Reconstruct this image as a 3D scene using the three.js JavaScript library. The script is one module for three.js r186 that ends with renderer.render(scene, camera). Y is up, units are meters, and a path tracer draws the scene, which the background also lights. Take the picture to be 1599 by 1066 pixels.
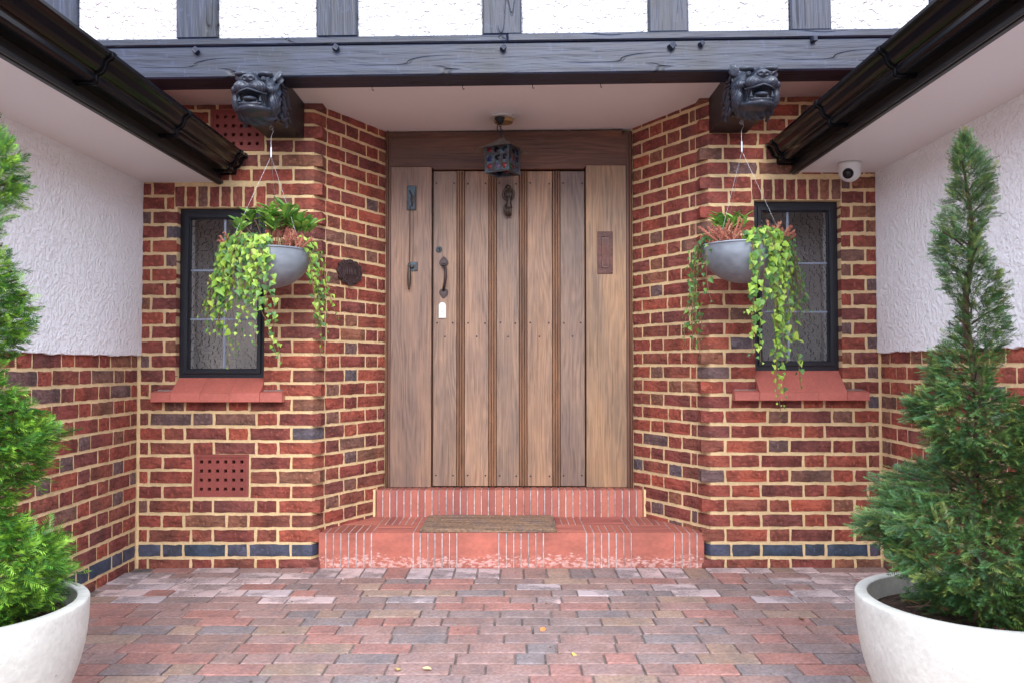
import * as THREE from 'three';
import { mergeGeometries } from 'three/addons/utils/BufferGeometryUtils.js';
import { ConvexGeometry } from 'three/addons/geometries/ConvexGeometry.js';
import { MarchingCubes } from 'three/addons/objects/MarchingCubes.js';

// ---------------------------------------------------------------- camera, sky, sun, exposure
const scene = new THREE.Scene();
const camera = new THREE.PerspectiveCamera(43.98, 1024 / 682, 0.05, 400);
camera.position.set(0, 1.04, 4.4);
camera.rotation.set(Math.atan(38 / 1320), 0, 0);
const renderer = new THREE.WebGLRenderer({ antialias: true });
renderer.setSize(1024, 682);
renderer.toneMapping = THREE.LinearToneMapping;
renderer.toneMappingExposure = 2.12;
renderer.shadowMap.enabled = true;

{ // overcast sky: air and an even cloud sheet
  const W = 256, H = 128, a = new Float32Array(W * H * 4);
  for (let j = 0; j < H; j++) for (let i = 0; i < W; i++) {
    const el = Math.max(0, Math.sin(((j + 0.5) / H - 0.5) * Math.PI));
    const az = (i / W) * Math.PI * 2;
    const c = 1 + 0.05 * Math.sin(3 * az + 4 * el) + 0.04 * Math.sin(7 * az - 9 * el);
    const L = 1.52 * (0.74 + 0.4 * el) * c, k = (j * W + i) * 4;
    a[k] = L * 0.91; a[k + 1] = L * 1.0; a[k + 2] = L * 1.2; a[k + 3] = 1;
  }
  const t = new THREE.DataTexture(a, W, H, THREE.RGBAFormat, THREE.FloatType);
  t.mapping = THREE.EquirectangularReflectionMapping; t.magFilter = THREE.LinearFilter; t.minFilter = THREE.LinearFilter; t.needsUpdate = true;
  scene.background = t; scene.environment = t;
}
const sun = new THREE.DirectionalLight(0xfff9f4, 1.15);
sun.position.set(0.8, 5.4, 9.0); sun.target.position.set(0, 0.8, 0);
sun.castShadow = true; sun.shadow.radius = 44; sun.shadow.mapSize.set(2048, 2048);
Object.assign(sun.shadow.camera, { left: -5, right: 5, top: 5, bottom: -5, near: 0.5, far: 25 });
scene.add(sun, sun.target);

// ---------------------------------------------------------------- helpers
function rng(s) { let a = s >>> 0; return () => { a = (a + 0x6D2B79F5) >>> 0; let t = a; t = Math.imul(t ^ (t >>> 15), t | 1); t ^= t + Math.imul(t ^ (t >>> 7), t | 61); return ((t ^ (t >>> 14)) >>> 0) / 4294967296; }; }
const R0 = rng(11);
const lerp = (a, b, t) => a + (b - a) * t, clamp = (x, a = 0, b = 1) => Math.min(b, Math.max(a, x)), sstep = (a, b, x) => { const t = clamp((x - a) / (b - a)); return t * t * (3 - 2 * t); };
function noise2(seed) { // tileable value noise
  const r = rng(seed), N = 64, g = new Float32Array(N * N); for (let i = 0; i < N * N; i++) g[i] = r();
  return (x, y, px, py) => {
    let xi = Math.floor(x), yi = Math.floor(y); let fx = x - xi, fy = y - yi; fx = fx * fx * (3 - 2 * fx); fy = fy * fy * (3 - 2 * fy);
    const m = (v, p) => ((v % p) + p) % p; const x0 = m(xi, px) % N, x1 = m(xi + 1, px) % N, y0 = (m(yi, py) % N) * N, y1 = (m(yi + 1, py) % N) * N;
    return lerp(lerp(g[y0 + x0], g[y0 + x1], fx), lerp(g[y1 + x0], g[y1 + x1], fx), fy);
  };
}
const nA = noise2(1), nB = noise2(2), nC = noise2(3), nD = noise2(4);
// fbm over the unit square: fx, fy cells at the first octave
function fbm(n, u, v, fx, fy, oct = 4, gain = 0.5) { let s = 0, a = 1, t = 0; for (let o = 0; o < oct; o++) { s += a * n(u * fx + o * 7, v * fy + o * 3, fx, fy); t += a; a *= gain; fx *= 2; fy *= 2; } return s / t; }
function tex(w, h, fn, srgb) {
  const d = new Uint8Array(w * h * 4);
  for (let j = 0; j < h; j++) for (let i = 0; i < w; i++) { const c = fn((i + 0.5) / w, (j + 0.5) / h), k = (j * w + i) * 4; if (c.length) { d[k] = clamp(c[0]) * 255; d[k + 1] = clamp(c[1]) * 255; d[k + 2] = clamp(c[2]) * 255; } else d[k] = d[k + 1] = d[k + 2] = clamp(c) * 255; d[k + 3] = 255; }
  const t = new THREE.DataTexture(d, w, h); t.wrapS = t.wrapT = THREE.RepeatWrapping; t.magFilter = THREE.LinearFilter; t.minFilter = THREE.LinearMipmapLinearFilter; t.generateMipmaps = true;
  if (srgb) t.colorSpace = THREE.SRGBColorSpace; t.needsUpdate = true; return t;
}
const mat = (o) => new THREE.MeshStandardMaterial({ roughness: 0.85, side: THREE.DoubleSide, ...o });
const pmat = (o) => new THREE.MeshPhysicalMaterial({ roughness: 0.6, side: THREE.DoubleSide, ...o });
const sr = (r, g, b) => new THREE.Color().setRGB(r / 255, g / 255, b / 255, THREE.SRGBColorSpace);
const used = new Map();
function numbered(n) { const c = used.get(n) || 0; used.set(n, c + 1); return c ? `${n}_${String(c).padStart(3, '0')}` : n; }
function tag(o, label, category, group, kind) { o.userData.label = label; if (category) o.userData.category = category; if (group) o.userData.group = group; if (kind) o.userData.kind = kind; return o; }
function thing(name, label, category, p = [0, 0, 0], ry = 0, group) { const o = new THREE.Group(); o.name = numbered(name); o.position.set(...p); o.rotation.y = ry; tag(o, label, category, group); scene.add(o); return o; }
function part(name, g, m, parent, p, r) { const o = new THREE.Mesh(g, m); o.name = name; o.castShadow = o.receiveShadow = true; if (p) o.position.set(...p); if (r) o.rotation.set(...r); (parent || scene).add(o); return o; }
function solo(name, g, m, label, category, p, r, group) { const o = part(numbered(name), g, m, scene, p, r); return tag(o, label, category, group); }
// box projection of uv, in metres times s
function boxUV(g0, s = 1, ox = 0, oy = 0, swap = false) {
  const g = g0.index ? g0.toNonIndexed() : g0; const P = g.attributes.position, uv = new Float32Array(P.count * 2);
  const a = new THREE.Vector3(), b = new THREE.Vector3(), c = new THREE.Vector3();
  for (let i = 0; i < P.count; i += 3) {
    a.fromBufferAttribute(P, i); b.fromBufferAttribute(P, i + 1); c.fromBufferAttribute(P, i + 2);
    const n = b.clone().sub(a).cross(c.clone().sub(a)); const x = Math.abs(n.x), y = Math.abs(n.y), z = Math.abs(n.z);
    for (let k = 0; k < 3; k++) { const v = [a, b, c][k]; let p = z >= x && z >= y ? [v.x, v.y] : x >= y ? [v.z, v.y] : [v.x, v.z]; if (swap) p = [p[1], p[0]]; uv[(i + k) * 2] = p[0] * s + ox; uv[(i + k) * 2 + 1] = p[1] * s + oy; }
  }
  g.setAttribute('uv', new THREE.BufferAttribute(uv, 2)); return g;
}
const cache = new Map();
function chamfer(w, h, d, c = 0.003, s = 1, ox = 0, oy = 0, swap = false) {
  const key = [w, h, d, c, s, ox, oy, swap].map((v) => typeof v === 'number' ? v.toFixed(4) : v).join(); if (cache.has(key)) return cache.get(key);
  const p = []; for (const x of [-1, 1]) for (const y of [-1, 1]) for (const z of [-1, 1]) { const X = x * w / 2, Y = y * h / 2, Z = z * d / 2; p.push(new THREE.Vector3(X, Y - y * c, Z - z * c), new THREE.Vector3(X - x * c, Y, Z - z * c), new THREE.Vector3(X - x * c, Y - y * c, Z)); }
  const g = boxUV(new ConvexGeometry(p), s, ox, oy, swap); cache.set(key, g); return g;
}
const boxAt = (x0, x1, y0, y1, z0, z1, c = 0.003, s = 1, ox = 0, oy = 0, swap = false) => { const g = chamfer(x1 - x0, y1 - y0, z1 - z0, c, s, ox, oy, swap).clone(); g.translate((x0 + x1) / 2, (y0 + y1) / 2, (z0 + z1) / 2); return g; };
const clean = (g) => { const q = g.index ? g.toNonIndexed() : g; for (const k of Object.keys(q.attributes)) if (!['position', 'normal', 'uv'].includes(k)) q.deleteAttribute(k); if (!q.attributes.uv) q.setAttribute('uv', new THREE.BufferAttribute(new Float32Array(q.attributes.position.count * 2), 2)); return q; };
const merge = (a) => mergeGeometries(a.map(clean));
const V = (x, y, z) => new THREE.Vector3(x, y, z);
const tube = (pts, r, seg = 24, rs = 6, closed = false) => new THREE.TubeGeometry(new THREE.CatmullRomCurve3(pts, closed), seg, r, rs, closed);
const lathe = (pts, seg = 48) => new THREE.LatheGeometry(pts.map(([r, y]) => new THREE.Vector2(r, y)), seg);
const extr = (shape, depth, o = {}) => new THREE.ExtrudeGeometry(shape, { depth, bevelEnabled: false, curveSegments: 10, ...o });
function poly(pts) { const s = new THREE.Shape(); pts.forEach(([x, y], i) => i ? s.lineTo(x, y) : s.moveTo(x, y)); s.closePath(); return s; }
const rectHole = (x0, x1, y0, y1) => { const h = new THREE.Path(); h.moveTo(x0, y0); h.lineTo(x0, y1); h.lineTo(x1, y1); h.lineTo(x1, y0); h.closePath(); return h; };

// ---------------------------------------------------------------- textures and materials
const grainMap = tex(512, 512, (u, v) => { const a = fbm(nA, u, v, 6, 8, 5, 0.6), b = fbm(nB, u, v, 40, 40, 3), c = fbm(nC, u, v, 3, 4, 3); const k = 0.6 + 0.5 * (a - 0.05) + 0.3 * (b - 0.5); const h = (c - 0.5) * 0.22; const sp = 0.45 * sstep(0.7, 0.8, fbm(nD, u, v, 36, 36, 2)) * sstep(0.45, 0.6, c); return [k * (1 + h) + sp, k + sp, k * (1 - h * 0.4) + sp]; }, true);
const brickBump = tex(512, 512, (u, v) => { const w = fbm(nC, u, v, 5, 5, 3); const d = fbm(nA, (u + 0.55 * v + 0.12 * w), v, 8, 26, 4, 0.55); const e = fbm(nB, u, v, 50, 50, 2); return 0.2 + 0.62 * d + 0.2 * e; });
const fineBump = tex(512, 512, (u, v) => 0.5 * fbm(nA, u, v, 24, 24, 4, 0.65) + 0.5 * fbm(nD, u, v, 60, 60, 2));
const paverMap = tex(512, 512, (u, v) => { const a = fbm(nB, u, v, 5, 5, 4, 0.6), b = fbm(nD, u, v, 60, 60, 2), c = fbm(nC, u, v, 9, 9, 3); const k = 0.76 + 0.24 * a + 0.24 * (b - 0.5); const h = (c - 0.5) * 0.2; return [k + h * 0.4, k, k - h * 0.3]; }, true);
const paverSaltMap = tex(512, 512, (u, v) => { const a = fbm(nB, u, v, 5, 5, 4, 0.6), b = fbm(nD, u, v, 60, 60, 2), s = sstep(0.46, 0.68, fbm(nA, u, v, 5, 6, 5, 0.6)); const k = 0.64 + 0.34 * a + 0.3 * (b - 0.5), q = lerp(k, 1.06, s * 0.75); return [q, q, q]; }, true);
const renderBump = tex(1024, 1024, (u, v) => { const w = fbm(nC, u, v, 8, 8, 3); const a = fbm(nA, u + 0.02 * w, v + 0.02 * w, 40, 36, 3, 0.5), b = fbm(nB, u, v, 22, 24, 3); return 0.1 + 0.4 * sstep(0.4, 0.66, a) + 0.35 * sstep(0.45, 0.75, b) + 0.15 * w; });
const woodMap = tex(512, 1024, (u, v) => { // oak: 0.5 m across, 2 m along v
  const w = fbm(nC, u, v, 6, 3, 3); const ring = 0.5 + 0.5 * Math.sin((u * 14 + 6.5 * w + 1.4 * fbm(nD, u, v, 2, 2, 2)) * Math.PI * 2);
  const pore = nA(u * 128, v * 12, 128, 12) * 0.5 + nB(u * 256, v * 30, 256, 30) * 0.5; const fleck = sstep(0.66, 0.8, fbm(nD, u + v * 0.3, v, 40, 30, 2)) * 0.5; const pt = fbm(nB, u, v, 4, 5, 4, 0.6);
  let k = 0.8 + 0.08 * ring * (0.4 + w) - 0.14 * sstep(0.5, 0.85, pore) + 0.17 * (pt - 0.5) * 2 + 0.06 * fleck; const g = (pt - 0.5) * 0.16;
  return [k * (1 + g * 0.3), k * (1 - g * 0.1), k * (1 - g)]; }, true);
const woodBump = tex(512, 1024, (u, v) => { const pore = nA(u * 128, v * 12, 128, 12) * 0.5 + nB(u * 256, v * 30, 256, 30) * 0.5; const w = fbm(nC, u, v, 6, 3, 3); return 0.7 - 0.5 * sstep(0.45, 0.85, pore) + 0.2 * Math.sin((u * 14 + 6.5 * w) * 6.283); });
const crack = (u, v) => { const w = fbm(nC, u, v, 3, 2, 3), c = 1 - Math.abs(2 * fbm(nD, u + 0.03 * w, v, 20, 2, 2) - 1), m = fbm(nB, u, v, 5, 4, 3); return sstep(0.955, 0.995, c) * sstep(0.44, 0.6, m); };
const beamBump = tex(512, 1024, (u, v) => clamp(0.4 + 0.5 * fbm(nA, u + 0.03 * fbm(nC, u, v, 3, 2, 3), v, 64, 5, 3, 0.7) - 0.7 * crack(u, v) + 0.15 * (fbm(nB, u, v, 12, 8, 3) - 0.5))); // painted weathered timber, grain along v
const beamMap = tex(512, 1024, (u, v) => { const f = fbm(nA, u, v, 64, 6, 3), p = fbm(nC, u, v, 7, 5, 4); const k = 0.5 + 0.34 * f + 0.5 * (p - 0.35) - 0.3 * crack(u, v); const s = sstep(0.74, 0.8, fbm(nA, u, v, 30, 60, 3)) * 0.2; return [k + s, k + s, k + s]; }, true);
const glassBump = tex(512, 512, (u, v) => { const a = fbm(nA, u + 0.05 * nC(u * 9, v * 9, 9, 9), v, 26, 22, 2); return sstep(0.25, 0.75, a); });
const concreteMap = tex(512, 512, (u, v) => { const a = fbm(nA, u, v, 5, 5, 5, 0.6), b = fbm(nD, u, v, 50, 50, 2), p = nB(u * 60, v * 60, 60, 60) > 0.975 ? 0.25 : 0; const k = 0.87 + 0.13 * (a - 0.3) + 0.08 * (b - 0.5) - p; return [k, k * 0.995, k * 0.975]; }, true);
const tileMap = tex(512, 512, (u, v) => { const a = fbm(nA, u, v, 6, 6, 4), b = fbm(nD, u, v, 50, 50, 2); const k = 0.93 + 0.16 * (a - 0.5) + 0.08 * (b - 0.5); return [k, k, k]; }, true);
// quarry tile with salt bloom near the foot: v runs 0..1 over 0.35 m from the ground
const saltMap = tex(1024, 512, (u, v) => { const a = fbm(nA, u, v, 6, 6, 4), y = v * 0.35; const n = fbm(nB, u, v, 60, 26, 3, 0.6), n2 = fbm(nC, u, v, 64, 60, 2); const lim = 0.01 + 0.06 * fbm(nD, u, v, 18, 2, 3); const s = sstep(0.4, 0.62, n * 0.7 + n2 * 0.35) * sstep(0.012, -0.012, y - lim - 0.05 * (n2 - 0.4)) * (0.15 + 0.65 * n2), k = 0.82 + 0.26 * (a - 0.5) + 0.12 * (n - 0.5); return [lerp(k * 0.81, 0.86, s), lerp(k * 0.475, 0.8, s), lerp(k * 0.4, 0.79, s)]; }, true);
const coirMap = tex(512, 512, (u, v) => { const a = fbm(nA, u, v, 8, 5, 4, 0.6), b = fbm(nD, u, v, 64, 64, 2), g = fbm(nB, u, v, 3, 40, 3); const k = 0.62 + 0.3 * (b - 0.5) + 0.3 * (g - 0.5); const st = sstep(0.58, 0.72, a); return [k * lerp(0.92, 0.84, st), k * lerp(0.78, 0.74, st), k * lerp(0.66, 0.68, st)]; }, true);
const zincMap = tex(256, 256, (u, v) => { const a = fbm(nA, u, v, 7, 5, 4), b = fbm(nC, u, v, 30, 30, 2); const k = 0.74 + 0.32 * (a - 0.5) + 0.12 * (b - 0.5); return [k * 0.97, k, k * 1.02]; }, true);
const patinaMap = tex(256, 256, (u, v) => { const s = sstep(0.42, 0.62, fbm(nA, u, v, 8, 8, 4)); return [lerp(0.36, 0.42, s), lerp(0.33, 0.5, s), lerp(0.32, 0.54, s)]; }, true);

const BR = 2; // brick texture repeats every 0.5 m
const brickTones = [[170, 88, 70], [162, 82, 67], [154, 79, 67], [144, 75, 66], [151, 86, 70], [138, 78, 70], [178, 93, 72], [153, 101, 79], [138, 98, 84], [126, 98, 95], [112, 100, 106]];
const M = {};
M.bricks = brickTones.map((c) => mat({ color: sr(...c), map: grainMap, bumpMap: brickBump, bumpScale: 0.015, roughness: 0.88 }));
M.blue = [[84, 86, 106], [64, 78, 98], [92, 82, 98], [72, 76, 92]].map((c) => mat({ color: sr(...c), map: grainMap, bumpMap: fineBump, bumpScale: 0.002, roughness: 0.6 }));
M.mortar = mat({ color: sr(236, 205, 156), map: tileMap, bumpMap: fineBump, bumpScale: 0.004, roughness: 0.95 });
M.pavers = [[176, 143, 135], [172, 141, 133], [163, 142, 137], [156, 142, 140], [188, 138, 127], [183, 136, 126], [182, 154, 137], [168, 138, 129], [173, 146, 140]].map((c) => mat({ color: sr(...c), map: paverMap, bumpMap: fineBump, bumpScale: 0.002, roughness: 0.82 }));
M.paversSalt = [[206, 182, 178], [198, 178, 176], [194, 178, 178]].map((c) => mat({ color: sr(...c), map: paverSaltMap, bumpMap: fineBump, bumpScale: 0.002, roughness: 0.9 }));
M.bed = mat({ color: sr(138, 128, 122), map: grainMap, bumpMap: fineBump, bumpScale: 0.004 });
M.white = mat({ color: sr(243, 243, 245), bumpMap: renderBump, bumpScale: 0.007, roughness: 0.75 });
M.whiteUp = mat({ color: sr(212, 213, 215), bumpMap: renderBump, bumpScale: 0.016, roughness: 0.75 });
M.soffit = mat({ color: sr(232, 229, 229), bumpMap: fineBump, bumpScale: 0.0006, roughness: 0.6 });
M.timber = mat({ color: sr(42, 53, 78), map: beamMap, bumpMap: beamBump, bumpScale: 0.005, roughness: 0.45 });  // black paint, with the blue sheen of the sky put into its colour
M.blackGloss = pmat({ color: sr(14, 15, 19), roughness: 0.2, specularIntensity: 0.38 });
M.blackBoard = mat({ color: sr(26, 27, 30), roughness: 0.45, bumpMap: fineBump, bumpScale: 0.0006 });
M.blackSteel = mat({ color: sr(27, 31, 40), roughness: 0.35, bumpMap: fineBump, bumpScale: 0.0005 });
M.lionPaint = mat({ color: sr(50, 56, 68), roughness: 0.28, bumpMap: fineBump, bumpScale: 0.002 });
const oak = (c, o = {}) => mat({ color: sr(...c), map: woodMap, bumpMap: woodBump, bumpScale: 0.0012, roughness: 0.5, ...o });
M.oakPlanks = [[166, 133, 111], [182, 144, 118], [162, 131, 110], [178, 139, 110], [155, 126, 108]].map((c) => oak(c));
M.oakSide = [oak([165, 130, 109]), oak([180, 142, 108])];
M.oakDark = oak([120, 79, 60], { roughness: 0.55 });
M.oakTrim = oak([156, 114, 86]);
M.nail = mat({ color: sr(50, 44, 48), roughness: 0.6 });
M.tileRed = [[182, 106, 90], [174, 100, 87], [188, 113, 94], [166, 96, 86]].map((c) => mat({ color: sr(...c), map: tileMap, bumpMap: fineBump, bumpScale: 0.001, roughness: 0.6 }));
M.tileSalt = mat({ map: saltMap, color: sr(255, 250, 250), bumpMap: fineBump, bumpScale: 0.001, roughness: 0.65 });
M.grout = mat({ color: sr(206, 190, 186), map: grainMap, roughness: 0.95 });
M.sill = mat({ color: sr(206, 116, 102), map: tileMap, roughness: 0.5 });
M.cement = mat({ color: sr(170, 162, 156), map: grainMap, bumpMap: fineBump, bumpScale: 0.004 });
M.air = mat({ color: sr(150, 74, 66), map: tileMap, bumpMap: fineBump, bumpScale: 0.001, roughness: 0.7 });
M.dark = mat({ color: sr(34, 30, 30) });
M.glass = pmat({ color: 0xffffff, transmission: 1, thickness: 0, roughness: 0.14, ior: 1.52, bumpMap: glassBump, bumpScale: 0.022 });
M.lead = mat({ color: sr(150, 160, 178), roughness: 0.5, metalness: 0.3 });
M.room = mat({ color: sr(214, 206, 202) });
M.reveal = mat({ color: sr(226, 226, 228) });
M.zinc = mat({ color: sr(196, 202, 210), map: zincMap, roughness: 0.45, metalness: 0.15 });
M.steel = mat({ color: sr(190, 192, 196), roughness: 0.3, metalness: 0.9 });
M.patina = mat({ color: sr(196, 198, 204), map: patinaMap, roughness: 0.6, metalness: 0.3, bumpMap: fineBump, bumpScale: 0.001 });
M.copper = mat({ color: sr(128, 108, 96), map: grainMap, roughness: 0.55, metalness: 0.4, bumpMap: fineBump, bumpScale: 0.001 });
M.oldCopper = mat({ color: sr(142, 132, 122), map: grainMap, roughness: 0.6, metalness: 0.1, bumpMap: fineBump, bumpScale: 0.002 });
M.bronze = mat({ color: sr(92, 78, 68), map: grainMap, roughness: 0.45, metalness: 0.5 });
M.iron = mat({ color: sr(74, 58, 60), map: grainMap, roughness: 0.55, metalness: 0.2, bumpMap: fineBump, bumpScale: 0.001 });
M.rust = mat({ color: sr(112, 72, 66), map: grainMap, roughness: 0.6, metalness: 0.2 });
M.concrete = mat({ color: sr(222, 221, 215), map: concreteMap, bumpMap: fineBump, bumpScale: 0.0012, roughness: 0.7 });
M.soil = mat({ color: sr(78, 56, 44), map: grainMap, bumpMap: fineBump, bumpScale: 0.012 });
M.coir = mat({ map: coirMap, color: sr(246, 236, 226), bumpMap: fineBump, bumpScale: 0.004, roughness: 1 });
M.plastic = pmat({ color: sr(216, 215, 212), roughness: 0.3 });
M.lens = pmat({ color: sr(16, 16, 18), roughness: 0.08 });
M.bark = mat({ color: sr(96, 70, 56), map: grainMap, bumpMap: fineBump, bumpScale: 0.003 });
const leafMat = (c) => pmat({ color: sr(...c), roughness: 0.5, transmission: 0.22, thickness: 0 });
M.ivy = [[152, 188, 62], [134, 176, 60], [176, 204, 86], [112, 156, 62], [90, 136, 62], [72, 114, 58]].map(leafMat);
M.shrub = [[142, 186, 78], [164, 202, 96], [120, 170, 74], [104, 150, 70]].map(leafMat);
M.stem = mat({ color: sr(122, 96, 70) });
M.heather = [[178, 112, 92], [160, 98, 80], [190, 132, 106]].map((c) => mat({ color: sr(...c) }));
M.yew = mat({ color: 0xffffff, roughness: 0.55 });

// ---------------------------------------------------------------- ground
{
  const g = new THREE.PlaneGeometry(120, 120); g.rotateX(-Math.PI / 2);
  const o = part('ground', boxUV(g, BR), M.bed, scene, [0, -0.075, 0]); o.userData.kind = 'structure'; o.userData.label = 'brown ground the brick paving is laid on';
}
const paving = new THREE.Group(); paving.name = 'brick_paving'; tag(paving, 'clay brick paving of mixed pink, red and grey pavers', null, null, 'structure'); scene.add(paving);
{
  const r = rng(5), list = [];
  part('joint_bed', boxAt(-2.4, 2.4, -0.07, -0.007, -0.05, 6.2, 0.002, BR), M.bed, paving);
  for (let x = -0.99; x < 0.98; x += 0.1165) list.push([x + 0.058, 0.118, 0.108, 0.215, 1]);         // header row before the step
  const P = 0.1085;
  for (let k = 0; k < 54; k++) {
    const z = 0.056 + k * P; let x = -2.3 + r() * 0.2;
    while (x < 2.3) {
      const L = r() < 0.66 ? 0.204 + r() * 0.008 : 0.1 + r() * 0.018; const cx = x + L / 2; x += L + 0.007;
      if (Math.abs(cx) > 1.93) continue;
      if (k < 2 && Math.abs(cx) < 1.0 + L / 2) { // cut to the header row
        const s = Math.sign(cx), a = Math.abs(cx) - L / 2, b = Math.abs(cx) + L / 2; if (b < 1.04) continue; const na = Math.max(a, 1.0); list.push([s * (na + b) / 2, z, b - na, 0.101, 0]); continue;
      }
      list.push([cx, z, L, 0.101, 0]);
    }
  }
  const vis = (q) => { const d = 4.4 - q[1]; return q[1] < 1.66 && Math.abs(q[0]) < d * 0.606 + 0.08; };
  const near = list.filter(vis).sort((a, b) => b[1] - a[1]).slice(0, 300), set = new Set(near), rest = [];
  const put = (q, single) => {
    const [x, z, w, d, hd] = q; const salt = (z < 0.62 && r() < (Math.abs(x) > 0.95 ? 0.5 : 0.24)) || (hd && r() < 0.5);
    const m = salt ? M.paversSalt[Math.floor(r() * 3)] : M.pavers[Math.min(8, Math.floor(Math.pow(r(), 1.25) * 9))];
    const wq = Math.round(w / 0.004) * 0.004, v = Math.floor(r() * 5);
    const g = chamfer(wq, 0.055, d, 0.0028, 2, v * 0.23, v * 0.37);
    const pos = [x, -0.0275 + (r() - 0.5) * 0.004, z], rot = [(r() - 0.5) * 0.012, (r() - 0.5) * 0.02, (r() - 0.5) * 0.012];
    if (single) { part('paver', g, m, paving, pos, rot); } else { const q2 = g.clone(); q2.applyMatrix4(new THREE.Matrix4().makeRotationFromEuler(new THREE.Euler(...rot)).setPosition(...pos)); rest.push([q2, m]); }
  };
  near.forEach((q) => put(q, true)); list.filter((q) => !set.has(q)).forEach((q) => put(q, false));
  const by = new Map(); rest.forEach(([g, m]) => by.set(m, [...(by.get(m) || []), g]));
  for (const [m, gs] of by) { const o = part('outer_pavers', merge(gs), m, paving); o.userData.kind = 'stuff'; }
}

// ---------------------------------------------------------------- brick walls
const S = 0.208, H = 0.098, J = 0.0145, PER = S + H + 2 * J;
function brickGeo(w, h, depth, seed) {
  const r = rng(seed * 77 + 5), nx = 5, ny = 2, pos = [], idx = []; const q = (a) => (r() - 0.5) * 2 * a;
  const ox = r(), oy = r();
  for (let j = 0; j <= ny; j++) for (let i = 0; i <= nx; i++) {
    const ex = i === 0 || i === nx, ey = j === 0 || j === ny;
    pos.push(-w / 2 + w * i / nx + (ex ? q(0.0026) : q(w * 0.05)), -h / 2 + h * j / ny + (ey ? q(0.0023) : q(0.006)), ex || ey ? -0.0004 - r() * 0.0016 : q(0.0034) + 0.0026);
  }
  const W = nx + 1; for (let j = 0; j < ny; j++) for (let i = 0; i < nx; i++) { const a = j * W + i; idx.push(a, a + 1, a + W + 1, a, a + W + 1, a + W); }
  const f = new THREE.BufferGeometry(); f.setAttribute('position', new THREE.Float32BufferAttribute(pos, 3)); f.setIndex(idx); f.computeVertexNormals();
  const F = boxUV(f.toNonIndexed(), BR, ox, oy);
  const ring = []; for (let i = 0; i <= nx; i++) ring.push(i); for (let j = 1; j <= ny; j++) ring.push(j * W + nx); for (let i = nx - 1; i >= 0; i--) ring.push(ny * W + i); for (let j = ny - 1; j >= 1; j--) ring.push(j * W);
  const sp = []; for (let k = 0; k < ring.length; k++) { const a = ring[k], b = ring[(k + 1) % ring.length]; const A = pos.slice(a * 3, a * 3 + 3), B = pos.slice(b * 3, b * 3 + 3); const A2 = [A[0], A[1], -depth], B2 = [B[0], B[1], -depth]; sp.push(...A, ...A2, ...B, ...B, ...A2, ...B2); }
  const s = new THREE.BufferGeometry(); s.setAttribute('position', new THREE.Float32BufferAttribute(sp, 3)); s.computeVertexNormals();
  return merge([F, boxUV(s, BR, ox, oy)]);
}
const bh = 0.0588; // brick height
const geoS = [...Array(9)].map((_, i) => brickGeo(S, bh, 0.09, i)), geoH = [...Array(8)].map((_, i) => brickGeo(H, bh, 0.09, 40 + i));
const rb = rng(21);
function pickTone(header) { const t = rb(); if (header) return M.bricks[t < 0.62 ? Math.floor(rb() * 6) : t < 0.78 ? 7 + Math.floor(rb() * 2) : t < 0.89 ? 9 : t < 0.93 ? 10 : 6]; return M.bricks[t < 0.82 ? Math.floor(rb() * 6) : t < 0.89 ? 6 : t < 0.94 ? 7 : t < 0.985 ? 8 : 9]; }
function layBrick(parent, u0, u1, y, m) {
  const w = u1 - u0, long = w > 0.15, o = part('brick', (long ? geoS : geoH)[Math.floor(rb() * 8)], m, parent, [(u0 + u1) / 2, y + bh / 2 + (rb() - 0.5) * 0.0024, (rb() - 0.5) * 0.002]);
  o.scale.x = w / (long ? S : H); o.rotation.z = (rb() < 0.5 ? Math.PI : 0) + (rb() - 0.5) * 0.009; o.rotation.y = (rb() - 0.5) * 0.008; return o;
}
function layCourse(parent, k, y, segs, phase, flip, collect) {
  const odd = (k % 2 === 1) !== !!flip;
  for (const [a, b] of segs) {
    const cells = []; let u = odd ? phase + 0.138 - 20 * PER : phase + 0.067 - 20 * PER, hd = odd;
    while (u < b) { const w = hd ? H : S; if (u + w > a + 0.004) cells.push([Math.max(u, a), Math.min(u + w, b), hd]); u += w + J; hd = !hd; }
    for (let i = 0; i < cells.length; i++) if (cells[i][1] - cells[i][0] < 0.036 && cells.length > 1) { if (i > 0) cells[i - 1][1] = cells[i][1]; else cells[1][0] = cells[0][0]; cells.splice(i, 1); i--; }
    if (cells.length) cells[cells.length - 1][1] = b, cells[0][0] = a;
    for (const [c0, c1, h] of cells) { const m = k === 1 ? M.blue[Math.floor(rb() * 4)] : pickTone(h && c1 - c0 < 0.15); const o = layBrick(parent, c0, c1, y, m); if (collect) collect.push(o); }
  }
}
const B0 = -0.018, PL = 0.0751, PR = 0.0764;
const minus = (segs, a, b) => segs.flatMap(([p, q]) => b <= p || a >= q ? [[p, q]] : [[p, a], [b, q]].filter(([x, y]) => y - x > 0.02));
function mortarSheet(parent, x0, x1, y1, holes, depth = 0.2, y0 = -0.06) { const s = poly([[x0, y0], [x1, y0], [x1, y1], [x0, y1]]); holes.forEach((h) => s.holes.push(rectHole(...h))); const g = extr(s, depth); g.translate(0, 0, -0.0042 - depth); part('mortar', boxUV(g, BR), M.mortar, parent); }
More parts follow.
